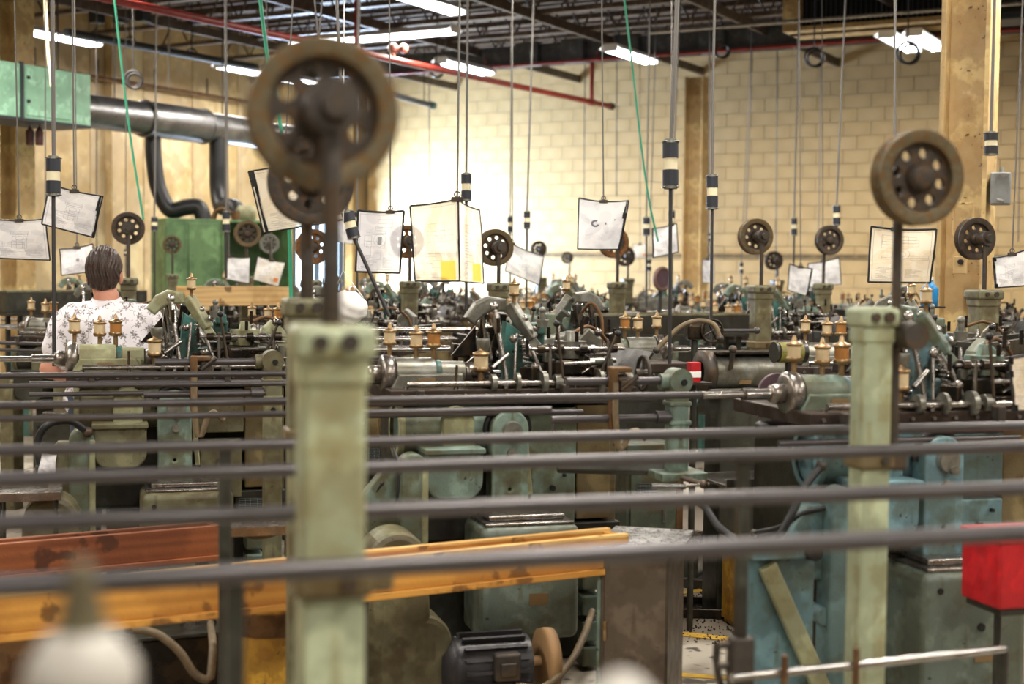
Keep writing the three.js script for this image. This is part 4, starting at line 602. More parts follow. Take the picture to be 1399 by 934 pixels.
pulleyPost('small dark pulley behind the tall olive post', 1057, 356, 16.5, { D: 0.22, m: mat.wheelDark });
pulleyPost('black pulley wheel beside the white leaning sheets', 1133, 328, 11.6, { m: mat.wheelDark, front: 0 });
pulleyPost('dark brown pulley wheel on the olive post at the cream column', 1332, 326, 8.1, { m: mat.wheelDark, post: mat.olive, ww: 0.13 });

// ───────── machines in staggered rows ─────────
const front = YM, back = YM + Math.PI;
const mC = makeMachine(pals.green); mC.userData.label = 'sage green screw machine behind the yellow wooden trough'; mC.position.copy(colH(690, 5.7, 0)); mC.rotation.y = front;
const mL = makeMachine(pals.oliveP); mL.userData.label = 'olive green screw machine right behind which the man stands'; mL.position.copy(colH(238, 6.45, 0)); mL.rotation.y = front;
const mR = makeMachine(pals.blue, 'no motor'); mR.userData.label = 'blue painted screw machine beside the red bin'; mR.position.copy(colH(1272, 4.95, 0)); mR.rotation.y = front;
const mG = makeMachine(pals.grey, false); mG.userData.label = 'dark screw machine with a cast headstock behind the sage green one'; mG.position.copy(colH(782, 7.8, 0)); mG.rotation.y = back;
const G0 = V(mG.position.x, 0, mG.position.z), STEP = V(1.56, 0, 0.73);
const lat = (i, row) => G0.clone().addScaledVector(STEP, i).add(V(1.67, 0, -2.96).multiplyScalar(row));
copyOf(mG, 'dark screw machine behind the thick pale green post', lat(-1, 0), back);
copyOf(mG, 'dark screw machine that the man in floral shirt works at', lat(-2, 0).add(V(-0.1, 0, -0.15)), back);
copyOf(mG, 'dark screw machine behind the rust brown pulley post', lat(1, 0), back);
const mT = makeMachine(pals.teal, false, false); mT.userData.label = 'teal screw machine right beside the tall olive pulley post'; mT.position.copy(lat(0, 1)); mT.rotation.y = front;
for (const [i, l] of [[-4, 'teal screw machine behind the white sheets left of the man'], [-3, 'teal screw machine before the green dust collector'], [-2, 'teal screw machine under the white technical drawing'], [-1, 'teal screw machine below the sheet with the curved mark'], [0.78, 'teal screw machine partly behind the cream column']]) copyOf(mT, l, lat(i, 1), front);
const mF = makeMachine({ ...pals.grey, head: mat.cast, accent: mat.teal, arm: mat.green }, false, false);
mF.userData.label = 'distant screw machine behind the yellowed drawing by the cream column'; mF.position.copy(lat(0, 2)); mF.rotation.y = back;
for (const [i, r, y, l, src] of [[-3.85, 2.3, back, 'distant screw machine before the bright glazed door'], [-3, 2, back, 'distant screw machine behind the large creased yellow drawing'], [-2, 2, back, 'distant screw machine under the small black pulley'], [-1, 2, back, 'distant screw machine by the tiny plug beside the wall column'], [-5, 3, front, 'far screw machine right of the bright glazed door'], [-4, 3, front, 'far screw machine in the brightly lit corner'], [-3, 3, front, 'far screw machine under the tiny far pulley'], [-2, 3, front, 'far screw machine at the foot of the wall column'], [-1, 3, front, 'far screw machine behind the pair of leaning sheets'], [-0.5, 1.5, front, 'screw machine just behind the tall olive pulley post', mT], [0.5, 1.55, back, 'screw machine glimpsed just left of the cream column'], [-1.5, 1.5, front, 'screw machine behind the long dark steel tray', mT], [-2.5, 1.5, back, 'screw machine behind the rusty pulley between two drawings']]) copyOf(src ?? mF, l, lat(i, r), y);

// ───────── bar feed tubes: one to each spindle, at spindle height, out to the left ─────────
const HS = 1.195;
function feedTube(label, a, b, r = 0.0145, extra = 0, stands = [0.988]) {
  const A = atH(a[0], a[1], HS), C = atH(b[0], b[1], HS), o = thing('bar_feed_tube', label, 'feed tube', A), e = C.clone().sub(A);
  mesh('tube', mat.tubeBar, o, rod(V(0, 0, 0), e, r, 16));
  if (extra) mesh('guide_rod', mat.tubeBar, o, rod(V(0, -0.035, 0.05), e.clone().multiplyScalar(extra).add(V(0, -0.035, 0.05)), r * 0.8, 12));
  const d = e.clone().normalize(); for (const f of [0.02, 0.98]) { const c = e.clone().multiplyScalar(f); mesh('collar', mat.iron, o, rod(c.clone().addScaledVector(d, -0.02), c.clone().addScaledVector(d, 0.02), r * 1.7, 14)); }
  for (const f of [0.012, ...stands]) { const c = e.clone().multiplyScalar(f); mesh('stand', mat.dark, o, [rod([c.x, -HS, c.z], [c.x, -r, c.z], 0.013, 10), cyl(0.07, 0.05, 0.02, c.x, -HS + 0.01, c.z, 'y', 16), box(0.04, 0.035, 0.04, c.x, -r - 0.01, c.z, 0.006)]); }
  return o;
}
feedTube('nearest thick grey bar feed tube crossing before both green posts', [-70, 804], [1470, 723], 0.0148);
feedTube('second grey bar feed tube crossing behind the blurred post', [-70, 717], [1470, 664], 0.0146);
feedTube('third grey bar feed tube clamped on the thin upright stand', [-70, 657], [1470, 607], 0.0146);
feedTube('fourth slim grey bar feed tube behind the rust brown pulley post', [-70, 617], [1470, 580], 0.0132);
feedTube('feed tube with guide rod leading to the blue machine', [-70, 555], [1040, 538], 0.0125, 0.71, []);
feedTube('feed tube with guide rod leading to the sage green machine', [-70, 514], [545, 509], 0.012, 0.98, []);
feedTube('short feed tube leading to the olive machine at the frame edge', [-70, 491], [112, 489], 0.011, 0, []);
// upright stands seen between the tubes
const stand = (label, px, depth, topY, w, clampY) => { const p = colH(px, depth, 0), o = thing('tube_stand', label, 'stand', p, YM), h = P(px, topY, depth).y; mesh('upright', mat.dark, o, box(w, h, w, 0, h / 2, 0, 0.004)); mesh('foot', mat.iron, o, box(0.14, 0.015, 0.14, 0, 0.0075, 0, 0.004)); mesh('fork', mat.dark, o, [box(0.05, 0.02, 0.04, 0, h, 0, 0.004)]); if (clampY) { const y = P(px, clampY, depth).y; mesh('clamp', mat.iron, o, [box(0.055, 0.16, 0.05, 0, y - 0.06, 0.005, 0.008), cyl(0.009, 0.009, 0.05, -0.03, y, 0, 'x', 8), cyl(0.009, 0.009, 0.05, -0.03, y - 0.05, 0, 'x', 8)]); } return o; };
stand('dark square tube stand in front of the yellow drum', 321, 2.12, 783, 0.027);
stand('dark square tube stand behind the reddish trough end', 307, 3.65, 608, 0.032);
stand('grey square tube stand with a bolted clamp over the bare floor', 1020, 3.3, 628, 0.027, 886);
{ // bright rod low at the right, held in the clamp
  const a = P(1000, 926, 3.3), b = P(1372, 887, 3.75), o = thing('steel_bar', 'bright steel bar held low by the bolted clamp', 'bar', a), e = b.clone().sub(a); mesh('bar', mat.bright, o, rod(V(0, 0, 0), e, 0.011, 14));
  for (const f of [0.17, 0.42]) { const c = e.clone().multiplyScalar(f); mesh('peg', mat.rust, o, [rod(c.clone().add(V(0, -0.06, 0.012)), c.clone().add(V(0, 0.045, 0.012)), 0.008), rod(c.clone().add(V(0, -0.9 + 0.18, 0)), c, 0.006)]); } mesh('leg', mat.dark, o, rod([e.x, e.y, e.z], [e.x, -a.y, e.z], 0.012));
  const k = P(982, 905, 3.4), h = thing('bent_hook', 'short bent iron hook rising beside the bolted clamp', 'hook', k); mesh('hook', mat.iron, h, [tube([[-0.005, 0.045, 0], [-0.006, 0.0, 0], [0.004, -0.05, 0], [0.02, -0.1, 0.0], [0.03, -0.3, 0], [0.03, -k.y, 0]], 0.009, 20, 8)]); mesh('foot', mat.iron, h, box(0.08, 0.012, 0.08, 0.03, -k.y + 0.006, 0)); }

// ───────── pipe stands with hanging rust brackets ─────────
function pipeStand(label, px, topY, depth, barY, barX, lowY, lowX, brX, brTop, brBot, m, footY) {
  const p = colH(px, depth, 0), o = thing('pipe_stand', label, 'pipe stand', p, YM), Y = y => P(px, y, depth).y, X = x => (x - px) * depth / F / Math.cos(YM), h = Y(topY);
  const y0 = footY ? Y(footY) : 0; mesh('column', m, o, [box(0.078, h - 0.03 - y0, 0.075, 0, (h - 0.03 + y0) / 2, 0, 0.02), span(-0.09, 0.09, y0, y0 + 0.03, -0.09, 0.09, 0.005)]); if (footY) mesh('support_arm', mat.dark, o, [bar([0.05, y0 + 0.03, -0.03], [-0.4, y0 + 0.03, -0.2], 0.05, 0.05)]);
  mesh('elbow', m, o, [cyl(0.045, 0.045, 0.085, 0, h - 0.045, 0, 'z', 20), cyl(0.03, 0.03, 0.06, -0.04, h - 0.05, 0, 'x', 16)]); for (const k of [0.13, 0.2]) mesh('band', m, o, box(0.086, 0.018, 0.084, 0, h - k, 0, 0.006)); mesh('set_screw', mat.black, o, [cyl(0.012, 0.012, 0.01, 0.008, h - 0.05, 0.045, 'z', 10), cyl(0.011, 0.011, 0.01, 0.0, h - 0.25, 0.04, 'z', 10)]);
  mesh('arm_bar', mat.tubeBar, o, [rod([X(barX), Y(barY), 0], [-0.03, Y(barY), 0], 0.015, 14)]); mesh('lower_bar', mat.tubeBar, o, [rod([X(lowX), Y(lowY), 0.02], [-0.03, Y(lowY), 0.02], 0.014, 14), rod([-0.09, Y(lowY), 0.02], [-0.04, Y(lowY), 0.02], 0.024, 14), rod([X(lowX) + 0.01, Y(lowY), 0.02], [X(lowX), Y(lowY) - 0.06, 0.03], 0.005, 8)]);
  const b = mesh('bracket', mat.rust, o, [box(0.03, (brBot - brTop) * depth / F, 0.035, X(brX) - 0.03, (Y(brTop) + Y(brBot)) / 2, 0.03, 0.006), box(0.075, 0.02, 0.07, X(brX), Y(brTop + 4), 0.01, 0.006)]); mesh('bracket_clamp', mat.iron, o, [cyl(0.026, 0.026, 0.05, X(brX) + 0.02, Y(barY), 0, 'x', 14), rod([X(brX), Y(barY) - 0.03, 0.03], [X(brX) + 0.06, Y(barY) + 0.02, 0.04], 0.009), box(0.05, 0.05, 0.05, X(brX) + 0.02, Y(barY + 6), 0.01, 0.01)]);
  mesh('bracket_hose', mat.hose, o, tube([[X(brX) - 0.03, Y(brTop + 20), 0.055], [X(brX) - 0.03, Y(brTop + 70), 0.06], [X(brX) - 0.01, Y(brTop + 110), 0.06], [X(brX) + 0.04, Y(brBot), 0.06], [X(brX) + 0.09, Y(brBot + 12), 0.05]], 0.012, 24, 8));
}
pipeStand('pale green pipe stand between the sage and blue machines', 928, 503, 5.25, 520, 774, 570, 752, 845, 500, 585, mat.green, 655);
pipeStand('olive pipe stand left of the blurred green post', 372, 478, 6.0, 494, 222, 537, 208, 280, 485, 560, mat.olive);

// ───────── wooden troughs and metal trays ─────────
function trough(label, pr, pl, h, w, hh, m, edge, name = 'stock_trough', legs = [0.12, 0.88]) {
  const A = atH(pr[0], pr[1], h), C = atH(pl[0], pl[1], h), d = C.clone().sub(A), L = d.length(), o = thing(name, label, 'trough', A.clone().setY(0), Math.atan2(-d.z, d.x)), t = 0.022;
  mesh('side_board', m, o, box(L, hh, t, L / 2, h - hh / 2, 0, 0.003)); mesh('side_board', m, o, box(L, hh, t, L / 2, h - hh / 2, w, 0.003)); mesh('bottom_board', m, o, box(L + 0.01, t, Math.abs(w) + 0.05, L / 2, h - hh - t / 2, w / 2, 0.003)); mesh('end_board', m, o, box(t * 1.5, hh, Math.abs(w) - t, t * 0.8, h - hh / 2, w / 2, 0.003)); mesh('end_board', m, o, box(t, hh, Math.abs(w) - t, L - t, h - hh / 2, w / 2, 0.003));
  if (edge) for (const z of [0, w]) mesh('edge_strip', edge, o, box(L, 0.012, t * 1.2, L / 2, h + 0.004, z, 0.002));
  for (const f of legs) mesh('leg', mat.dark, o, [box(0.03, h - hh - t, 0.03, L * f, (h - hh - t) / 2, w * 0.2, 0.003), box(0.03, h - hh - t, 0.03, L * f, (h - hh - t) / 2, w * 0.8, 0.003)]);
  return o;
}
trough('long yellow varnished wooden trough before the sage green machine', [832, 724], [-100, 812], 0.676, -0.12, 0.105, mat.woodYellow, mat.woodEdge, 'stock_trough', [0.435, 0.95]);
trough('reddish brown wooden trough before the olive machine', [290, 712], [-60, 741], 0.60, -0.09, 0.115, mat.woodRed, null, 'stock_trough', [0.06, 0.95]);
trough('long dark steel tray behind the cast headstock', [1046, 430], [775, 432], 1.31, 0.25, 0.13, mat.dark, mat.olive, 'chip_tray');
trough('pale wooden stock box behind the olive machine tower', [398, 393], [262, 393], 1.44, 0.3, 0.13, mat.woodPale, mat.woodPale, 'stock_box');
trough('dark steel tray with pale edge behind the man', [200, 398], [8, 399], 1.42, 0.3, 0.15, mat.dark, mat.olive, 'chip_tray');
trough('dark folded steel tray below the olive post at the cream column', [1440, 456], [1352, 468], 1.32, 0.16, 0.07, mat.dark, null, 'chip_tray', [0.1]);
trough('dark tray behind the leaning white sheets', [1110, 452], [1182, 452], 1.22, 0.25, 0.1, mat.dark, null, 'chip_tray');
// bundle of bright stock bars lying on a rack
{ const rk = colH(556, 7.65, 0), o = thing('bar_rack', 'low iron rack carrying the bright stock bars', 'rack', rk, YM); for (const s of [-0.26, 0.30]) { mesh('upright', mat.oily, o, [box(0.03, 1.3, 0.03, s, 0.65, -0.12, 0.004), box(0.03, 1.3, 0.03, s, 0.65, 0.14, 0.004)]); mesh('cross_bar', mat.oily, o, [0, 1, 2].map(k => box(0.03, 0.02, 0.3, s, 1.17 + k * 0.05, 0.01, 0.003))); }
  for (let k = 0; k < 7; k++) { const y = 1.19 + (k % 3) * 0.05, z = -0.09 + Math.floor(k / 3) * 0.09 + 0.02 * (k % 2), b = mesh('stock_bar', k % 3 ? mat.steel : mat.bright, null, rod([-0.42 - 0.05 * (k % 3), 0, 0], [0.36 + 0.03 * (k % 4), 0, 0], 0.010 + 0.003 * (k % 2), 12)); b.position.copy(rk).add(ER.clone().multiplyScalar(0)).addScaledVector(EN, z); b.position.y = y; b.rotation.y = YM; tag(b, 'bright round stock bar lying on the low iron rack', 'stock bar', 'stock bars on the rack'); } }

// ───────── cabinets, bins, drums and hoses low down ─────────
{ const p = colH(880, 5.05, 0), o = thing('steel_cabinet', 'brown steel cabinet with a speckled drip tray top', 'cabinet', p, YM - 0.55), hh = 0.64;
  mesh('carcass', mat.brownCab, o, span(-0.12, 0.12, 0, hh, -0.26, 0.10, 0.004)); mesh('front_door', mat.brownCab, o, span(-0.105, 0.115, 0.14, hh - 0.02, 0.1, 0.112, 0.003)); mesh('side_strip', mat.green, o, span(-0.135, -0.12, 0, hh, 0.02, 0.1, 0.004)); mesh('latch', mat.brass, o, [box(0.012, 0.07, 0.008, -0.1, hh * 0.55, 0.118, 0.002)]);
  const sp = dataTex(i => mixc([196, 194, 190], [50, 46, 42], st(0.5, 0.56, 0.5 * nC[i] + 0.5 * nB[i])), 0.22); mesh('drip_tray', new THREE.MeshStandardMaterial({ map: sp, roughness: 0.35, metalness: 0.4 }), o, [span(-0.15, 0.15, hh, hh + 0.012, -0.3, 0.14, 0.003)]); }
{ const o = thing('control_cabinet', 'dark green control cabinet with a rusty edge behind the brown cabinet', 'cabinet', colH(893, 6.55, 0), YM), h = P(893, 606, 6.55).y; mesh('carcass', mat.cabinetGreenDark, o, span(-0.14, 0.11, 0, h, -0.2, 0.05, 0.008)); mesh('door', mat.cabinetGreenDark, o, span(-0.12, 0.06, 0.06, h - 0.04, 0.05, 0.062, 0.004)); mesh('edge_post', mat.rust, o, span(0.11, 0.145, 0, h - 0.02, -0.02, 0.05, 0.004)); mesh('latch', mat.steel, o, box(0.015, 0.06, 0.012, 0.04, h * 0.6, 0.068, 0.003)); mesh('plate', specPlate, o, flatPanel(0.1, 0.06, -0.04, h * 0.75, 0.065)); }
{ const o = thing('splash_guard', 'blue green sheet guard with a diagonal brace', 'guard', colH(1075, 4.55, 0), YM); mesh('sheet', mat.blue, o, span(-0.11, 0.13, 0.0, 0.73, -0.05, -0.02, 0.004)); mesh('brace', mat.pale, o, [bar([-0.05, 0.68, 0.0], [0.22, 0.12, 0.01], 0.06, 0.035)]); mesh('flange', mat.blue, o, span(-0.11, 0.13, 0.7, 0.75, -0.05, 0.02, 0.006)); mesh('knob', mat.black, o, [cyl(0.03, 0.026, 0.05, 0.10, 0.72, 0.02, 'z', 16)]); }
{ const o = thing('red_bin', 'bright red metal bin at the blue machine', 'bin', colH(1398, 4.35, 0), YM), h = P(1398, 728, 4.35).y; mesh('bin', mat.red, o, [span(-0.125, 0.25, h - 0.22, h, -0.1, 0.1, 0.012)]); mesh('rim', mat.red, o, span(-0.13, 0.26, h - 0.02, h + 0.006, -0.105, 0.105, 0.006)); mesh('stool', mat.dark, o, [span(-0.11, 0.22, h - 0.24, h - 0.22, -0.09, 0.09), ...[[-0.0, -0.08], [0.2, -0.08], [-0.0, 0.08], [0.2, 0.08]].map(([x, z]) => rod([x, 0, z], [x, h - 0.23, z], 0.012))]); }
function drum(label, px, depth, r, h, m, band, name = 'oil_drum') { const o = thing(name, label, 'drum', colH(px, depth, 0)); mesh('shell', m, o, lathe([[0, 0.003], [r * 0.98, 0.003], [r, 0.012], [r, h * 0.33], [r * 1.03, h * 0.35], [r, h * 0.37], [r, h * 0.66], [r * 1.03, h * 0.68], [r, h * 0.7], [r, h - 0.02], [r * 1.02, h - 0.012], [r * 1.02, h], [r * 0.95, h], [r * 0.95, h - 0.03], [0, h - 0.03]], 0, 0, 0, 'y', 32)); if (band) mesh('band', band, o, lathe([[r * 1.012, h * 0.72], [r * 1.035, h * 0.74], [r * 1.035, h * 0.84], [r * 1.012, h * 0.86]], 0, 0, 0, 'y', 32)); return o; }
drum('rusty yellow drum behind the near tube stand', 372, 4.75, 0.13, 0.56, mat.yellow, mat.rust);
drum('brown drum at the left under the yellow trough', 8, 4.75, 0.14, 0.42, mat.rust, null);
{ const o = thing('yellow_bin', 'narrow chipped yellow waste bin on the floor', 'bin', colH(1024, 6.5, 0), YM); mesh('shell', mat.yellow, o, [span(-0.075, 0.075, 0.02, 0.34, -0.08, 0.08, 0.006), span(-0.065, 0.065, 0, 0.02, -0.07, 0.07, 0.004)]); mesh('rim', mat.yellow, o, span(-0.08, 0.08, 0.34, 0.352, -0.085, 0.085, 0.004)); }
{ const o = thing('oil_sump', 'low black oil sump tank under the wooden troughs', 'tank', colH(165, 5.25, 0), YM + 0.1); mesh('tank', mat.oily, o, [span(-0.36, 0.36, 0.02, 0.26, -0.2, 0.16, 0.012), span(-0.34, 0.34, 0, 0.03, -0.18, 0.14, 0.004)]); mesh('lid', mat.dark, o, span(-0.38, 0.38, 0.26, 0.275, -0.22, 0.18, 0.004)); mesh('filler_cap', mat.steel, o, cyl(0.03, 0.028, 0.03, 0.24, 0.29, 0.04, 'y', 16)); }
{ const o = thing('timber_stack', 'small stack of wooden offcuts under the reddish trough', 'timber', colH(18, 5.6, 0), YM); for (let k = 0; k < 5; k++) mesh('offcut', k % 2 ? mat.woodRed : mat.woodYellow, o, box(0.28 - 0.02 * (k % 3), 0.04, 0.14, 0.01 * (k % 2), 0.26 + k * 0.041, 0, 0.004)); mesh('box', mat.dark, o, span(-0.13, 0.13, 0, 0.24, -0.07, 0.07, 0.004)); }
{ const o = thing('grinding_wheel', 'large grey disc wheel on a low block over the bare floor', 'wheel', colH(980, 7.3, 0), YM + 0.95); mesh('disc', mat.cast, o, lathe([[0.02, -0.02], [0.13, -0.02], [0.14, -0.01], [0.14, 0.01], [0.13, 0.02], [0.02, 0.02]], 0, 0.24, 0, 'z', 36)); mesh('hub', mat.oily, o, cyl(0.04, 0.04, 0.2, 0, 0.24, -0.06, 'z', 18)); mesh('block', mat.dark, o, [span(-0.08, 0.08, 0, 0.24, -0.2, -0.06, 0.01), span(-0.12, 0.12, 0, 0.05, -0.24, -0.02, 0.006)]); }
{ const o = thing('drip_pan', 'shallow black drip pan on the chip strewn floor', 'pan', atH(962, 836, 0), YM - 0.35); mesh('pan', mat.oily, o, [span(-0.2, 0.2, 0.002, 0.012, -0.13, 0.13, 0.003), span(-0.2, 0.2, 0.002, 0.045, 0.12, 0.132, 0.003), span(-0.2, 0.2, 0.002, 0.045, -0.132, -0.12, 0.003), span(-0.206, -0.194, 0.002, 0.045, -0.13, 0.13, 0.003), span(0.194, 0.206, 0.002, 0.045, -0.13, 0.13, 0.003)]); }
{ // metal chips scattered on the floor by the pan
  const n = 700, im = new THREE.InstancedMesh(new THREE.TetrahedronGeometry(0.006), mat.oily, n), q = new THREE.Matrix4(), c = atH(965, 842, 0); im.name = 'metal_chips'; for (let k = 0; k < n; k++) { const r = 0.5 * Math.sqrt(rnd()), a = rnd(6.28); q.compose(V(c.x + Math.cos(a) * r * 0.9, 0.004, c.z + Math.sin(a) * r), new THREE.Quaternion().setFromEuler(new THREE.Euler(rnd(6), rnd(6), rnd(6))), V(1, 1, 1).multiplyScalar(rnd(0.5, 1.5))); im.setMatrixAt(k, q); } scene.add(im); tag(im, 'dark metal chips scattered on the concrete floor', 'metal chips', null, 'stuff'); }
floorLine(atH(900, 863, 0), atH(1060, 880, 0), 0.07, 'worn yellow floor line beside the drip pan'); floorLine(atH(880, 818, 0), atH(960, 806, 0), 0.05, 'short worn yellow floor line behind the drip pan'); floorLine(atH(900, 920, 0), atH(1010, 928, 0), 0.05, 'faint yellow floor line at the brown cabinet');
const hose = (label, pts, r, m, name = 'hose') => { const a = pts[0], o = thing(name, label, 'hose', a); mesh('hose', m, o, tube(pts.map(p => p.clone().sub(a)), r, 50, 10)); for (const e of [0, pts.length - 1]) mesh('fitting', mat.iron, o, sph(r * 1.5, ...pts[e].clone().sub(a).toArray(), 10)); return o; };
hose('tan hose drooping under the yellow trough', [P(178, 858, 4.75), P(215, 866, 4.72), P(245, 890, 4.7), P(268, 922, 4.7), P(285, 928, 4.7), P(290, 900, 4.75), P(288, 850, 5.2)], 0.014, mat.hose);
hose('black hose looping down beside the blue machine', [P(1122, 636, 4.75), P(1100, 665, 4.7), P(1080, 705, 4.65), P(1058, 738, 4.65), P(1020, 742, 4.7), P(985, 722, 4.8), P(962, 692, 4.95), P(930, 680, 5.2)], 0.013, mat.hoseBlack);
hose('thin black cable across the blue guard', [P(1030, 728, 4.9), P(1065, 720, 4.8), P(1100, 700, 4.75), P(1150, 690, 4.75)], 0.009, mat.hoseBlack);
hose('black hose loop on the left of the olive machine', [P(55, 640, 6.1), P(52, 600, 6.1), P(66, 580, 6.1), P(95, 575, 6.15), P(120, 590, 6.2)], 0.016, mat.hoseBlack);
hose('thin black cable curling beside the sage pillar', [P(522, 660, 5.5), P(512, 675, 5.5), P(505, 690, 5.5), P(535, 700, 5.45), P(545, 640, 5.45), P(537, 610, 5.5)], 0.006, mat.hoseBlack);
hose('tan arched hose beside the dark handwheel', [P(897, 478, 7.2), P(912, 462, 7.2), P(932, 445, 7.2), P(955, 438, 7.2), P(975, 443, 7.2), P(984, 462, 7.2)], 0.013, mat.hose);
hose('dark coiled cable tail over the olive machine trays', [P(310, 720, 5.3), P(330, 728, 5.2), P(355, 733, 5.15), P(392, 722, 5.15)], 0.011, mat.hose);
{ // trays of swarf
  const tray = (label, px, py, d, w, l, m, feet = [[-1, -1], [1, -1], [-1, 1], [1, 1]]) => { const p = P(px, py, d), o = thing('swarf_tray', label, 'tray', p, YM); mesh('tray', m, o, [box(w, 0.012, l, 0, 0, 0, 0.003), box(w, 0.035, 0.01, 0, 0.012, l / 2, 0.002), box(w, 0.035, 0.01, 0, 0.012, -l / 2, 0.002)]); mesh('leg', mat.dark, o, feet.map(([a, b]) => rod([a * w * 0.42, -p.y, b * l * 0.4], [a * w * 0.42, 0, b * l * 0.4], 0.01))); };
  tray('speckled metal tray left of the olive pillar', 40, 675, 5.95, 0.26, 0.3, mat.steel); tray('dark oily tray left of the blurred post', 355, 722, 5.2, 0.26, 0.22, mat.steel); tray('thin bright tray right of the pale pipe stand', 1030, 658, 5.75, 0.34, 0.2, mat.bright, [[1, -1], [1, 1], [0.6, 1], [0.6, -1]]); }
{ // small grey-handled wrench lying out on the bar by the pipe stand
  const o = thing('lever_handle', 'bright handled lever sticking out below the pipe stand', 'lever', P(915, 663, 5.1), YM); mesh('grip', mat.bright, o, rod([-0.07, 0, 0], [0.06, -0.006, 0], 0.010, 12)); mesh('shank', mat.steel, o, rod([0.05, -0.005, 0], [0.15, 0.0, 0.0], 0.006)); mesh('pivot', mat.iron, o, [sph(0.016, 0.13, 0, 0), rod([0.13, 0, 0], [0.06, 0.02, -0.12], 0.010)]); }
{ const o = thing('red_tin', 'small red and white tin behind the pale pipe stand', 'tin', P(948, 508, 6.4), YM); mesh('tin', mat.red, o, box(0.05, 0.09, 0.05, 0, 0, 0, 0.004)); mesh('label_band', mat.white, o, box(0.052, 0.03, 0.052, 0, -0.01, 0, 0.004)); mesh('shelf', mat.dark, o, [box(0.14, 0.01, 0.1, 0, -0.05, 0), rod([0, -0.05, 0], [0, -P(948, 508, 6.4).y, 0], 0.014)]);
  const b = thing('blue_bottle', 'bright blue bottle behind the rust brown pulley rod', 'bottle', P(1270, 402, 8.6)); mesh('bottle', plain(0x1f86c8, 0.35), b, lathe([[0, -0.07], [0.05, -0.07], [0.052, 0.03], [0.03, 0.06], [0.018, 0.07], [0.018, 0.085]], 0, 0, 0, 'y', 18)); mesh('cap', mat.white, b, cyl(0.02, 0.02, 0.02, 0, 0.095, 0)); mesh('shelf', mat.dark, b, [box(0.16, 0.01, 0.12, 0, -0.076, 0), rod([0, -0.08, 0], [0, -P(1270, 402, 8.6).y, 0], 0.015)]); }
{ // yellow-green cylinder and purple guard behind the blue machine's spindle
  const o = thing('oil_reservoir', 'yellow green oil reservoir left of the brass cups', 'reservoir', P(1078, 481, 6.3), YM); mesh('tank', paint(0xb8b84a, { amount: 0.5 }), o, cyl(0.045, 0.045, 0.11, 0, 0, 0, 'x', 20)); mesh('cap', mat.dark, o, [cyl(0.047, 0.04, 0.02, -0.065, 0, 0, 'x', 20), cyl(0.04, 0.047, 0.02, 0.065, 0, 0, 'x', 20)]); mesh('bracket', mat.dark, o, rod([0, -0.03, 0], [0, -P(1078, 481, 6.3).y, 0], 0.016));
  const g = thing('end_guard', 'round dull purple end guard beside the blue machine spindle', 'guard', P(1060, 538, 5.6), YM); mesh('plate', mat.purple, g, ext(archPts(0.16, 0.17), 0.01, 0, -0.09, 0, 0.003)); mesh('stem', mat.dark, g, rod([0, -0.09, 0], [0, -P(1060, 538, 5.6).y, 0], 0.014)); }
{ // big dark cylinder casing of the machine between the rows
  const p = P(1020, 508, 6.7), o = thing('gear_drum', 'dark grey ribbed gear drum with a bolted end ring', 'gear drum', p, YM); mesh('drum', mat.cast, o, [cyl(0.085, 0.085, 0.36, 0.02, 0, -0.05, 'x', 28), box(0.4, 0.03, 0.2, 0.0, -0.09, -0.05, 0.004)]); mesh('end_ring', mat.iron, o, [lathe([[0.05, -0.025], [0.1, -0.025], [0.1, 0.025], [0.05, 0.025]], -0.19, 0, -0.05, 'x', 28), lathe([[0.05, -0.012], [0.094, -0.012], [0.094, 0.012], [0.05, 0.012]], 0.2, 0, -0.05, 'x', 28)]); mesh('lever', mat.iron, o, [rod([-0.1, 0.02, 0.04], [-0.1, 0.1, 0.06], 0.012), sph(0.02, -0.1, 0.11, 0.06)]); mesh('top_plate', mat.oily, o, box(0.36, 0.012, 0.16, 0.02, 0.09, -0.05, 0.003)); mesh('pedestal', mat.dark, o, span(-0.15, 0.18, -p.y, -0.09, -0.14, 0.04, 0.01)); mesh('plate', mat.brass, o, flatPanel(0.06, 0.018, -0.02, -0.045, 0.03));
  const w = thing('hand_wheel', 'dark spoked handwheel on a rod behind the gear drum', 'handwheel', P(973, 452, 7.6), YM); mesh('rim', mat.oily, w, torus(0.06, 0.007, 0, 0, 0.0, 'z', 28)); mesh('spoke', mat.oily, w, [0, 1, 2, 3].map(k => rod([0, 0, 0], [Math.cos(k * 1.57 + 0.5) * 0.06, Math.sin(k * 1.57 + 0.5) * 0.06, 0], 0.005, 6))); mesh('housing', mat.oily, w, [box(0.1, 0.09, 0.08, -0.08, -0.005, -0.05, 0.02)]); mesh('shaft', mat.tubeBar, w, [rod([0.02, 0, -0.02], [0.26, 0.0, -0.02], 0.012), sph(0.02, 0.27, 0, -0.02)]); mesh('stem', mat.dark, w, rod([-0.08, -0.04, -0.05], [-0.08, -P(973, 452, 7.6).y, -0.05], 0.018)); }
{ const o = thing('spoked_pulley', 'dull pink pulley wheel among the far machines', 'pulley', P(905, 381, 13.4), YM + 0.4); mesh('rim', paint(0x8d6a62, { amount: 0.4 }), o, torus(0.1, 0.02, 0, 0, 0, 'z', 26)); mesh('disc', mat.purple, o, cyl(0.09, 0.09, 0.02, 0, 0, 0, 'z', 24)); mesh('stem', mat.dark, o, rod([0, 0, -0.03], [0, -P(905, 381, 13.4).y, -0.03], 0.02)); }
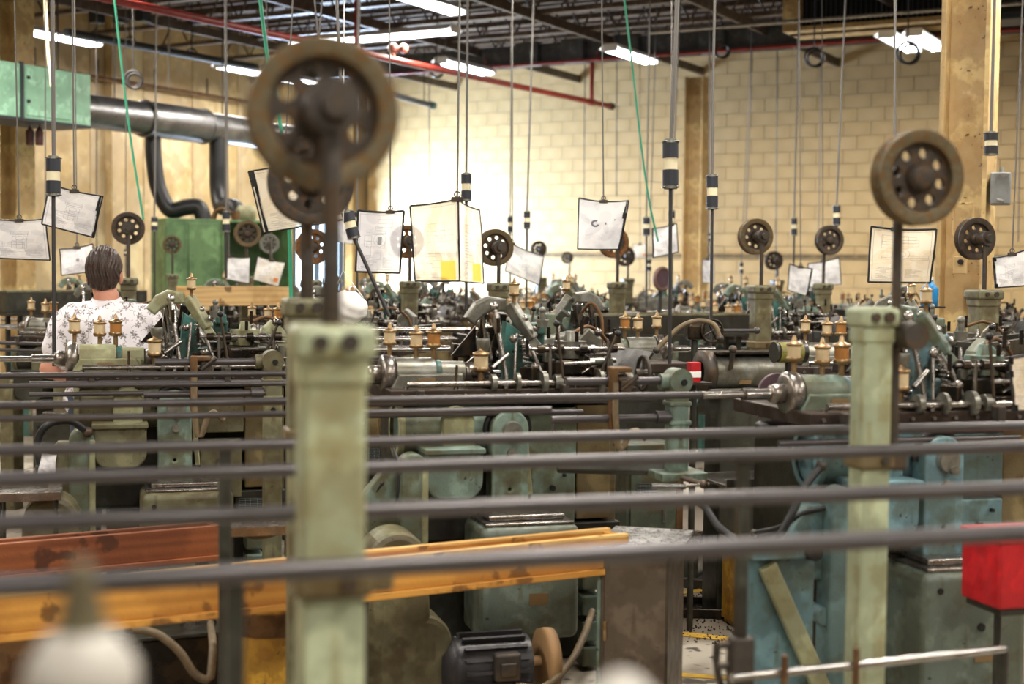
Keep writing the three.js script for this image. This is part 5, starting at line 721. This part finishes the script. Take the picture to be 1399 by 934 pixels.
// blurred pale knobs on the lubricators just before the camera
function lubricator(label, px, py, d, s, spigot = 1) { const p = P(px, py, d), o = thing('lubricator', label, 'lubricator', [p.x, 0, p.z]); mesh('knob', plain(0xb4b0a7, 0.4), o, lathe([[0, 0.035], [0.012, 0.034], [0.03, 0.02], [0.044, 0.0], [0.046, -0.02], [0.036, -0.04], [0.016, -0.05]].map(q => [q[0] * s, q[1] * s]), 0, p.y, 0, 'y', 26)); if (spigot) mesh('spigot', mat.olive, o, [cyl(0.022 * s, 0.010 * s, 0.05 * s, 0.0, p.y + 0.05 * s, 0, 'y', 16), sph(0.010 * s, 0, p.y + 0.075 * s, 0)]); mesh('pipe', mat.cast, o, cyl(0.016, 0.016, p.y - 0.03, 0, (p.y - 0.03) / 2, 0, 'y', 14)); mesh('foot', mat.iron, o, cyl(0.07, 0.06, 0.015, 0, 0.0075, 0, 'y', 20)); }
lubricator('pale blurred lubricator knob under the nearest feed tube', 112, 905, 0.95, 0.82); lubricator('pale blurred lubricator knob before the brown cabinet', 850, 966, 1.0, 0.7, 0);
// ───────── the man in the floral shirt ─────────
function field(size, res, centre, dist) {                  // mesh of dist(x, y, z) = 0 inside a cube of half-width size
  const mc = new MarchingCubes(res, new THREE.MeshBasicMaterial(), false, false, 400000); mc.isolation = 0; const h = res / 2;
  for (let z = 0; z < res; z++) for (let y = 0; y < res; y++) for (let x = 0; x < res; x++) mc.field[z * res * res + y * res + x] = -dist((x - h) / h * size + centre[0], (y - h) / h * size + centre[1], (z - h) / h * size + centre[2]);
  mc.update(); const n = mc.count, g = new THREE.BufferGeometry();
  const p = new Float32Array(mc.positionArray.slice(0, n * 3)); for (let i = 0; i < n; i++) { p[i * 3] = p[i * 3] * size + centre[0]; p[i * 3 + 1] = p[i * 3 + 1] * size + centre[1]; p[i * 3 + 2] = p[i * 3 + 2] * size + centre[2]; }
  g.setAttribute('position', new THREE.BufferAttribute(p, 3)); g.setAttribute('normal', new THREE.BufferAttribute(new Float32Array(mc.normalArray.slice(0, n * 3)), 3));
  return fin(g);
}
const smin = (a, b, k) => { const h = Math.max(k - Math.abs(a - b), 0) / k; return Math.min(a, b) - h * h * k * 0.25; };
const cap = (p, a, b, ra, rb) => { const bx = b[0] - a[0], by = b[1] - a[1], bz = b[2] - a[2], px = p[0] - a[0], py = p[1] - a[1], pz = p[2] - a[2], t = Math.min(1, Math.max(0, (px * bx + py * by + pz * bz) / (bx * bx + by * by + bz * bz))); return Math.hypot(px - bx * t, py - by * t, pz - bz * t) - (ra + (rb - ra) * t); };
const ell = (p, c, r) => { const x = (p[0] - c[0]) / r[0], y = (p[1] - c[1]) / r[1], z = (p[2] - c[2]) / r[2], k = Math.hypot(x, y, z); return (k - 1) * Math.min(...r); };
{
  // local frame: feet at 0, facing -z (away from the camera), x to the right of the picture
  const pos = colH(147, 7.3, 0), o = thing('person', 'man in white floral shirt standing with his back turned at a machine', 'person', pos, 0.12);
  const skinT = plain(0xc98d74, 0.55), neck = [0, 1.40, 0.0], head = [-0.02, 1.575, -0.025];
  const ARM = { L: [[-0.185, 1.315, 0.0], [-0.285, 1.09, 0.02], [-0.24, 1.02, -0.24], [-0.21, 1.0, -0.33]], R: [[0.185, 1.315, 0.0], [0.28, 1.10, 0.0], [0.2, 1.06, -0.26], [0.17, 1.05, -0.34]] };
  const arms = p => Math.min(...['L', 'R'].map(s => { const a = ARM[s]; return smin(cap(p, a[0], a[1], 0.056, 0.046), cap(p, a[1], a[2], 0.045, 0.030), 0.03); }));
  const torso = p => { let d = cap(p, [0, 1.26, 0.0], [0, 1.0, 0.01], 0.13, 0.13); d = smin(d, ell(p, [0, 1.21, 0], [0.20, 0.20, 0.12]), 0.06); d = smin(d, cap(p, [-0.165, 1.315, 0], [0.165, 1.315, 0], 0.065, 0.065), 0.08); d = smin(d, ell(p, [0, 0.95, 0.01], [0.18, 0.15, 0.125]), 0.06); return d; };
  const legs = p => Math.min(...[-1, 1].map(s => smin(cap(p, [s * 0.09, 0.92, 0], [s * 0.1, 0.5, -0.01], 0.09, 0.062), cap(p, [s * 0.1, 0.5, -0.01], [s * 0.105, 0.09, 0.02], 0.058, 0.042), 0.03)));
  const headD = p => { let d = ell(p, [head[0], head[1] + 0.035, head[2] + 0.01], [0.078, 0.098, 0.096]); d = smin(d, ell(p, [head[0] - 0.01, head[1] - 0.035, head[2] - 0.03], [0.06, 0.085, 0.07]), 0.04); d = smin(d, cap(p, [0, 1.38, 0.01], [head[0], head[1] - 0.04, head[2] + 0.02], 0.062, 0.055), 0.03);
    for (const s of [-1, 1]) d = smin(d, ell(p, [head[0] + s * 0.08, head[1] - 0.015, head[2] + 0.0], [0.014, 0.034, 0.022]), 0.008);
    d = smin(d, cap(p, [head[0] - 0.025, head[1] + 0.01, head[2] - 0.095], [head[0] - 0.03, head[1] - 0.025, head[2] - 0.118], 0.01, 0.014), 0.015); d = smin(d, ell(p, [head[0] - 0.022, head[1] - 0.06, head[2] - 0.09], [0.03, 0.012, 0.014]), 0.012); return d; };
  const hands = s => p => { const a = ARM[s], w = a[2], e = a[3], k = s === 'L' ? 1 : -1; let d = cap(p, w, [e[0], e[1], e[2] + 0.02], 0.03, 0.034); d = smin(d, cap(p, [e[0] - 0.02, e[1], e[2] + 0.01], [e[0] + 0.02, e[1], e[2] + 0.01], 0.02, 0.02), 0.02);
    for (let f = 0; f < 4; f++) { const fx = e[0] + (f - 1.5) * 0.021, l = [0.062, 0.074, 0.068, 0.052][f], m = [fx, e[1] - 0.004, e[2] - 0.02], q = [fx, e[1] - 0.02, e[2] - 0.02 - l * 0.6], t = [fx, e[1] - 0.05, e[2] - 0.02 - l * 0.7]; d = Math.min(d, smin(cap(p, m, q, 0.0092, 0.0086), cap(p, q, t, 0.0086, 0.0076), 0.006)); }
    const th = [e[0] + k * 0.035, e[1] - 0.008, e[2] + 0.015]; return Math.min(d, smin(cap(p, th, [th[0] + k * 0.018, th[1] - 0.015, th[2] - 0.035], 0.0115, 0.0095), cap(p, [th[0] + k * 0.018, th[1] - 0.015, th[2] - 0.035], [th[0] + k * 0.012, th[1] - 0.03, th[2] - 0.058], 0.0095, 0.008), 0.008)); };
  const body = field(0.95, 110, [0, 0.90, -0.05], (x, y, z) => { const p = [x, y, z]; return smin(smin(smin(torso(p), arms(p), 0.03), legs(p), 0.04), cap(p, [0, 1.33, 0], [0, 1.46, 0], 0.062, 0.058), 0.03); });
  mesh('body', skinT, o, [body, field(0.2, 84, [head[0], 1.56, -0.03], (x, y, z) => headD([x, y, z])), field(0.13, 76, [ARM.L[3][0], 1.0, -0.33], (x, y, z) => hands('L')([x, y, z])), field(0.13, 76, [ARM.R[3][0], 1.05, -0.34], (x, y, z) => hands('R')([x, y, z]))]);
  // shirt: looser than the body, short sleeves with open ends, collar
  const fT = (() => { const c = document.createElement('canvas'); c.width = c.height = 512; const x = c.getContext('2d'); x.fillStyle = '#efebf0'; x.fillRect(0, 0, 512, 512); let s = 91; const R = () => (s = (s * 16807) % 2147483647) / 2147483647;
    for (let i = 0; i < 80; i++) { const cx = R() * 512, cy = R() * 512, n = 3 + Math.floor(R() * 4); for (const [ox, oy] of [[0, 0], [512, 0], [-512, 0], [0, 512], [0, -512]]) { x.save(); x.translate(cx + ox, cy + oy); x.rotate(i * 1.7); for (let k = 0; k < n; k++) { x.rotate(6.283 / n); x.fillStyle = ['rgba(98,92,92,0.75)', 'rgba(128,118,118,0.6)', 'rgba(150,140,138,0.5)'][(i + k) % 3]; x.beginPath(); x.ellipse(14, 0, 11, 5.5, 0.3, 0, 7); x.fill(); } x.strokeStyle = 'rgba(110,104,104,0.7)'; x.lineWidth = 2.5; x.beginPath(); x.moveTo(0, 0); x.quadraticCurveTo(30, 20, 52, 8); x.stroke(); x.restore(); } }
    const t = new THREE.CanvasTexture(c); t.wrapS = t.wrapT = THREE.RepeatWrapping; t.colorSpace = THREE.SRGBColorSpace; t.repeat.set(1 / 0.36, 1 / 0.36); return t; })();
  const shirtM = new THREE.MeshStandardMaterial({ map: fT, roughness: 0.85 });
  const fold = (x, y, z) => 0.006 * Math.sin(y * 26 + x * 14) * Math.sin(x * 21 - y * 7) + 0.004 * Math.sin(x * 60 + y * 9);
  const shirt = mesh('shirt', shirtM, o, field(0.48, 110, [0, 1.13, 0], (x, y, z) => { const p = [x, y, z]; let d = torso(p); for (const s of ['L', 'R']) { const a = ARM[s], e = a[0].map((v, i) => v + (a[1][i] - v) * 0.52); d = smin(d, Math.max(cap(p, a[0], e, 0.068, 0.072), (p[1] - e[1]) < -0.01 ? 0.012 : -1), 0.05); } d -= 0.022 + fold(x, y, z); for (const s of [-1, 1]) d = smin(d, cap(p, [s * 0.03, 1.375, 0.0], [s * 0.16, 1.325, 0], 0.06, 0.075), 0.05); return Math.max(d, 0.80 - y, y - 1.43 - 0.25 * (z)); }));
  mesh('collar', plain(0xf1eef2, 0.8), shirt, [fin(T(new THREE.CylinderGeometry(0.068, 0.082, 0.05, 28, 1, true), -0.004, 1.437, 0.008, 0.3, 0, 0)), fin(T(new THREE.CylinderGeometry(0.070, 0.098, 0.05, 28, 1, true), -0.004, 1.432, 0.008, 0.3, 0, 0))]);
  mesh('trousers', plain(0x3c4658, 0.85), o, field(0.56, 84, [0, 0.52, 0], (x, y, z) => { const p = [x, y, z]; return Math.max(smin(legs(p), ell(p, [0, 0.95, 0.01], [0.18, 0.13, 0.125]), 0.05) - 0.016, 0.06 - y, y - 0.98); }));
  for (const s of [-1, 1]) mesh('shoe', mat.black, o, [box(0.095, 0.07, 0.27, s * 0.105, 0.035, -0.05, 0.03), box(0.08, 0.06, 0.11, s * 0.105, 0.08, 0.02, 0.028)]);
  const strands = (x, y, z) => 0.0022 * Math.sin(x * 420 + Math.sin(y * 60) * 2) + 0.002 * Math.sin(x * 190 + z * 90);
  const hairT = dataTex((i, x, y) => mixc([44, 32, 27], [84, 64, 54], st(0.4, 0.75, nC[(y >> 3) * NT + x])), 0.1);
  mesh('hair', new THREE.MeshStandardMaterial({ map: hairT, roughness: 0.5 }), o, field(0.16, 92, [head[0], head[1] + 0.03, head[2] + 0.01], (x, y, z) => { const p = [x, y, z]; let d = ell(p, [head[0], head[1] + 0.04, head[2] + 0.014], [0.09, 0.108, 0.104]); d = smin(d, ell(p, [head[0], head[1] - 0.025, head[2] + 0.055], [0.074, 0.075, 0.05]), 0.03); d += strands(x, y, z); const ear = Math.max(0.028 - Math.abs(z - head[2] + 0.002), 0); return Math.max(d, (head[1] - 0.085 + Math.abs(x - head[0]) * 0.25) - y, (-z + head[2] - 0.045) - Math.max(0, (y - head[1] - 0.045) * 1.6), Math.abs(x - head[0]) > 0.05 && y < head[1] + 0.012 && z < head[2] + 0.03 ? 0.01 : -1); }));
}
renderer.render(scene, camera);
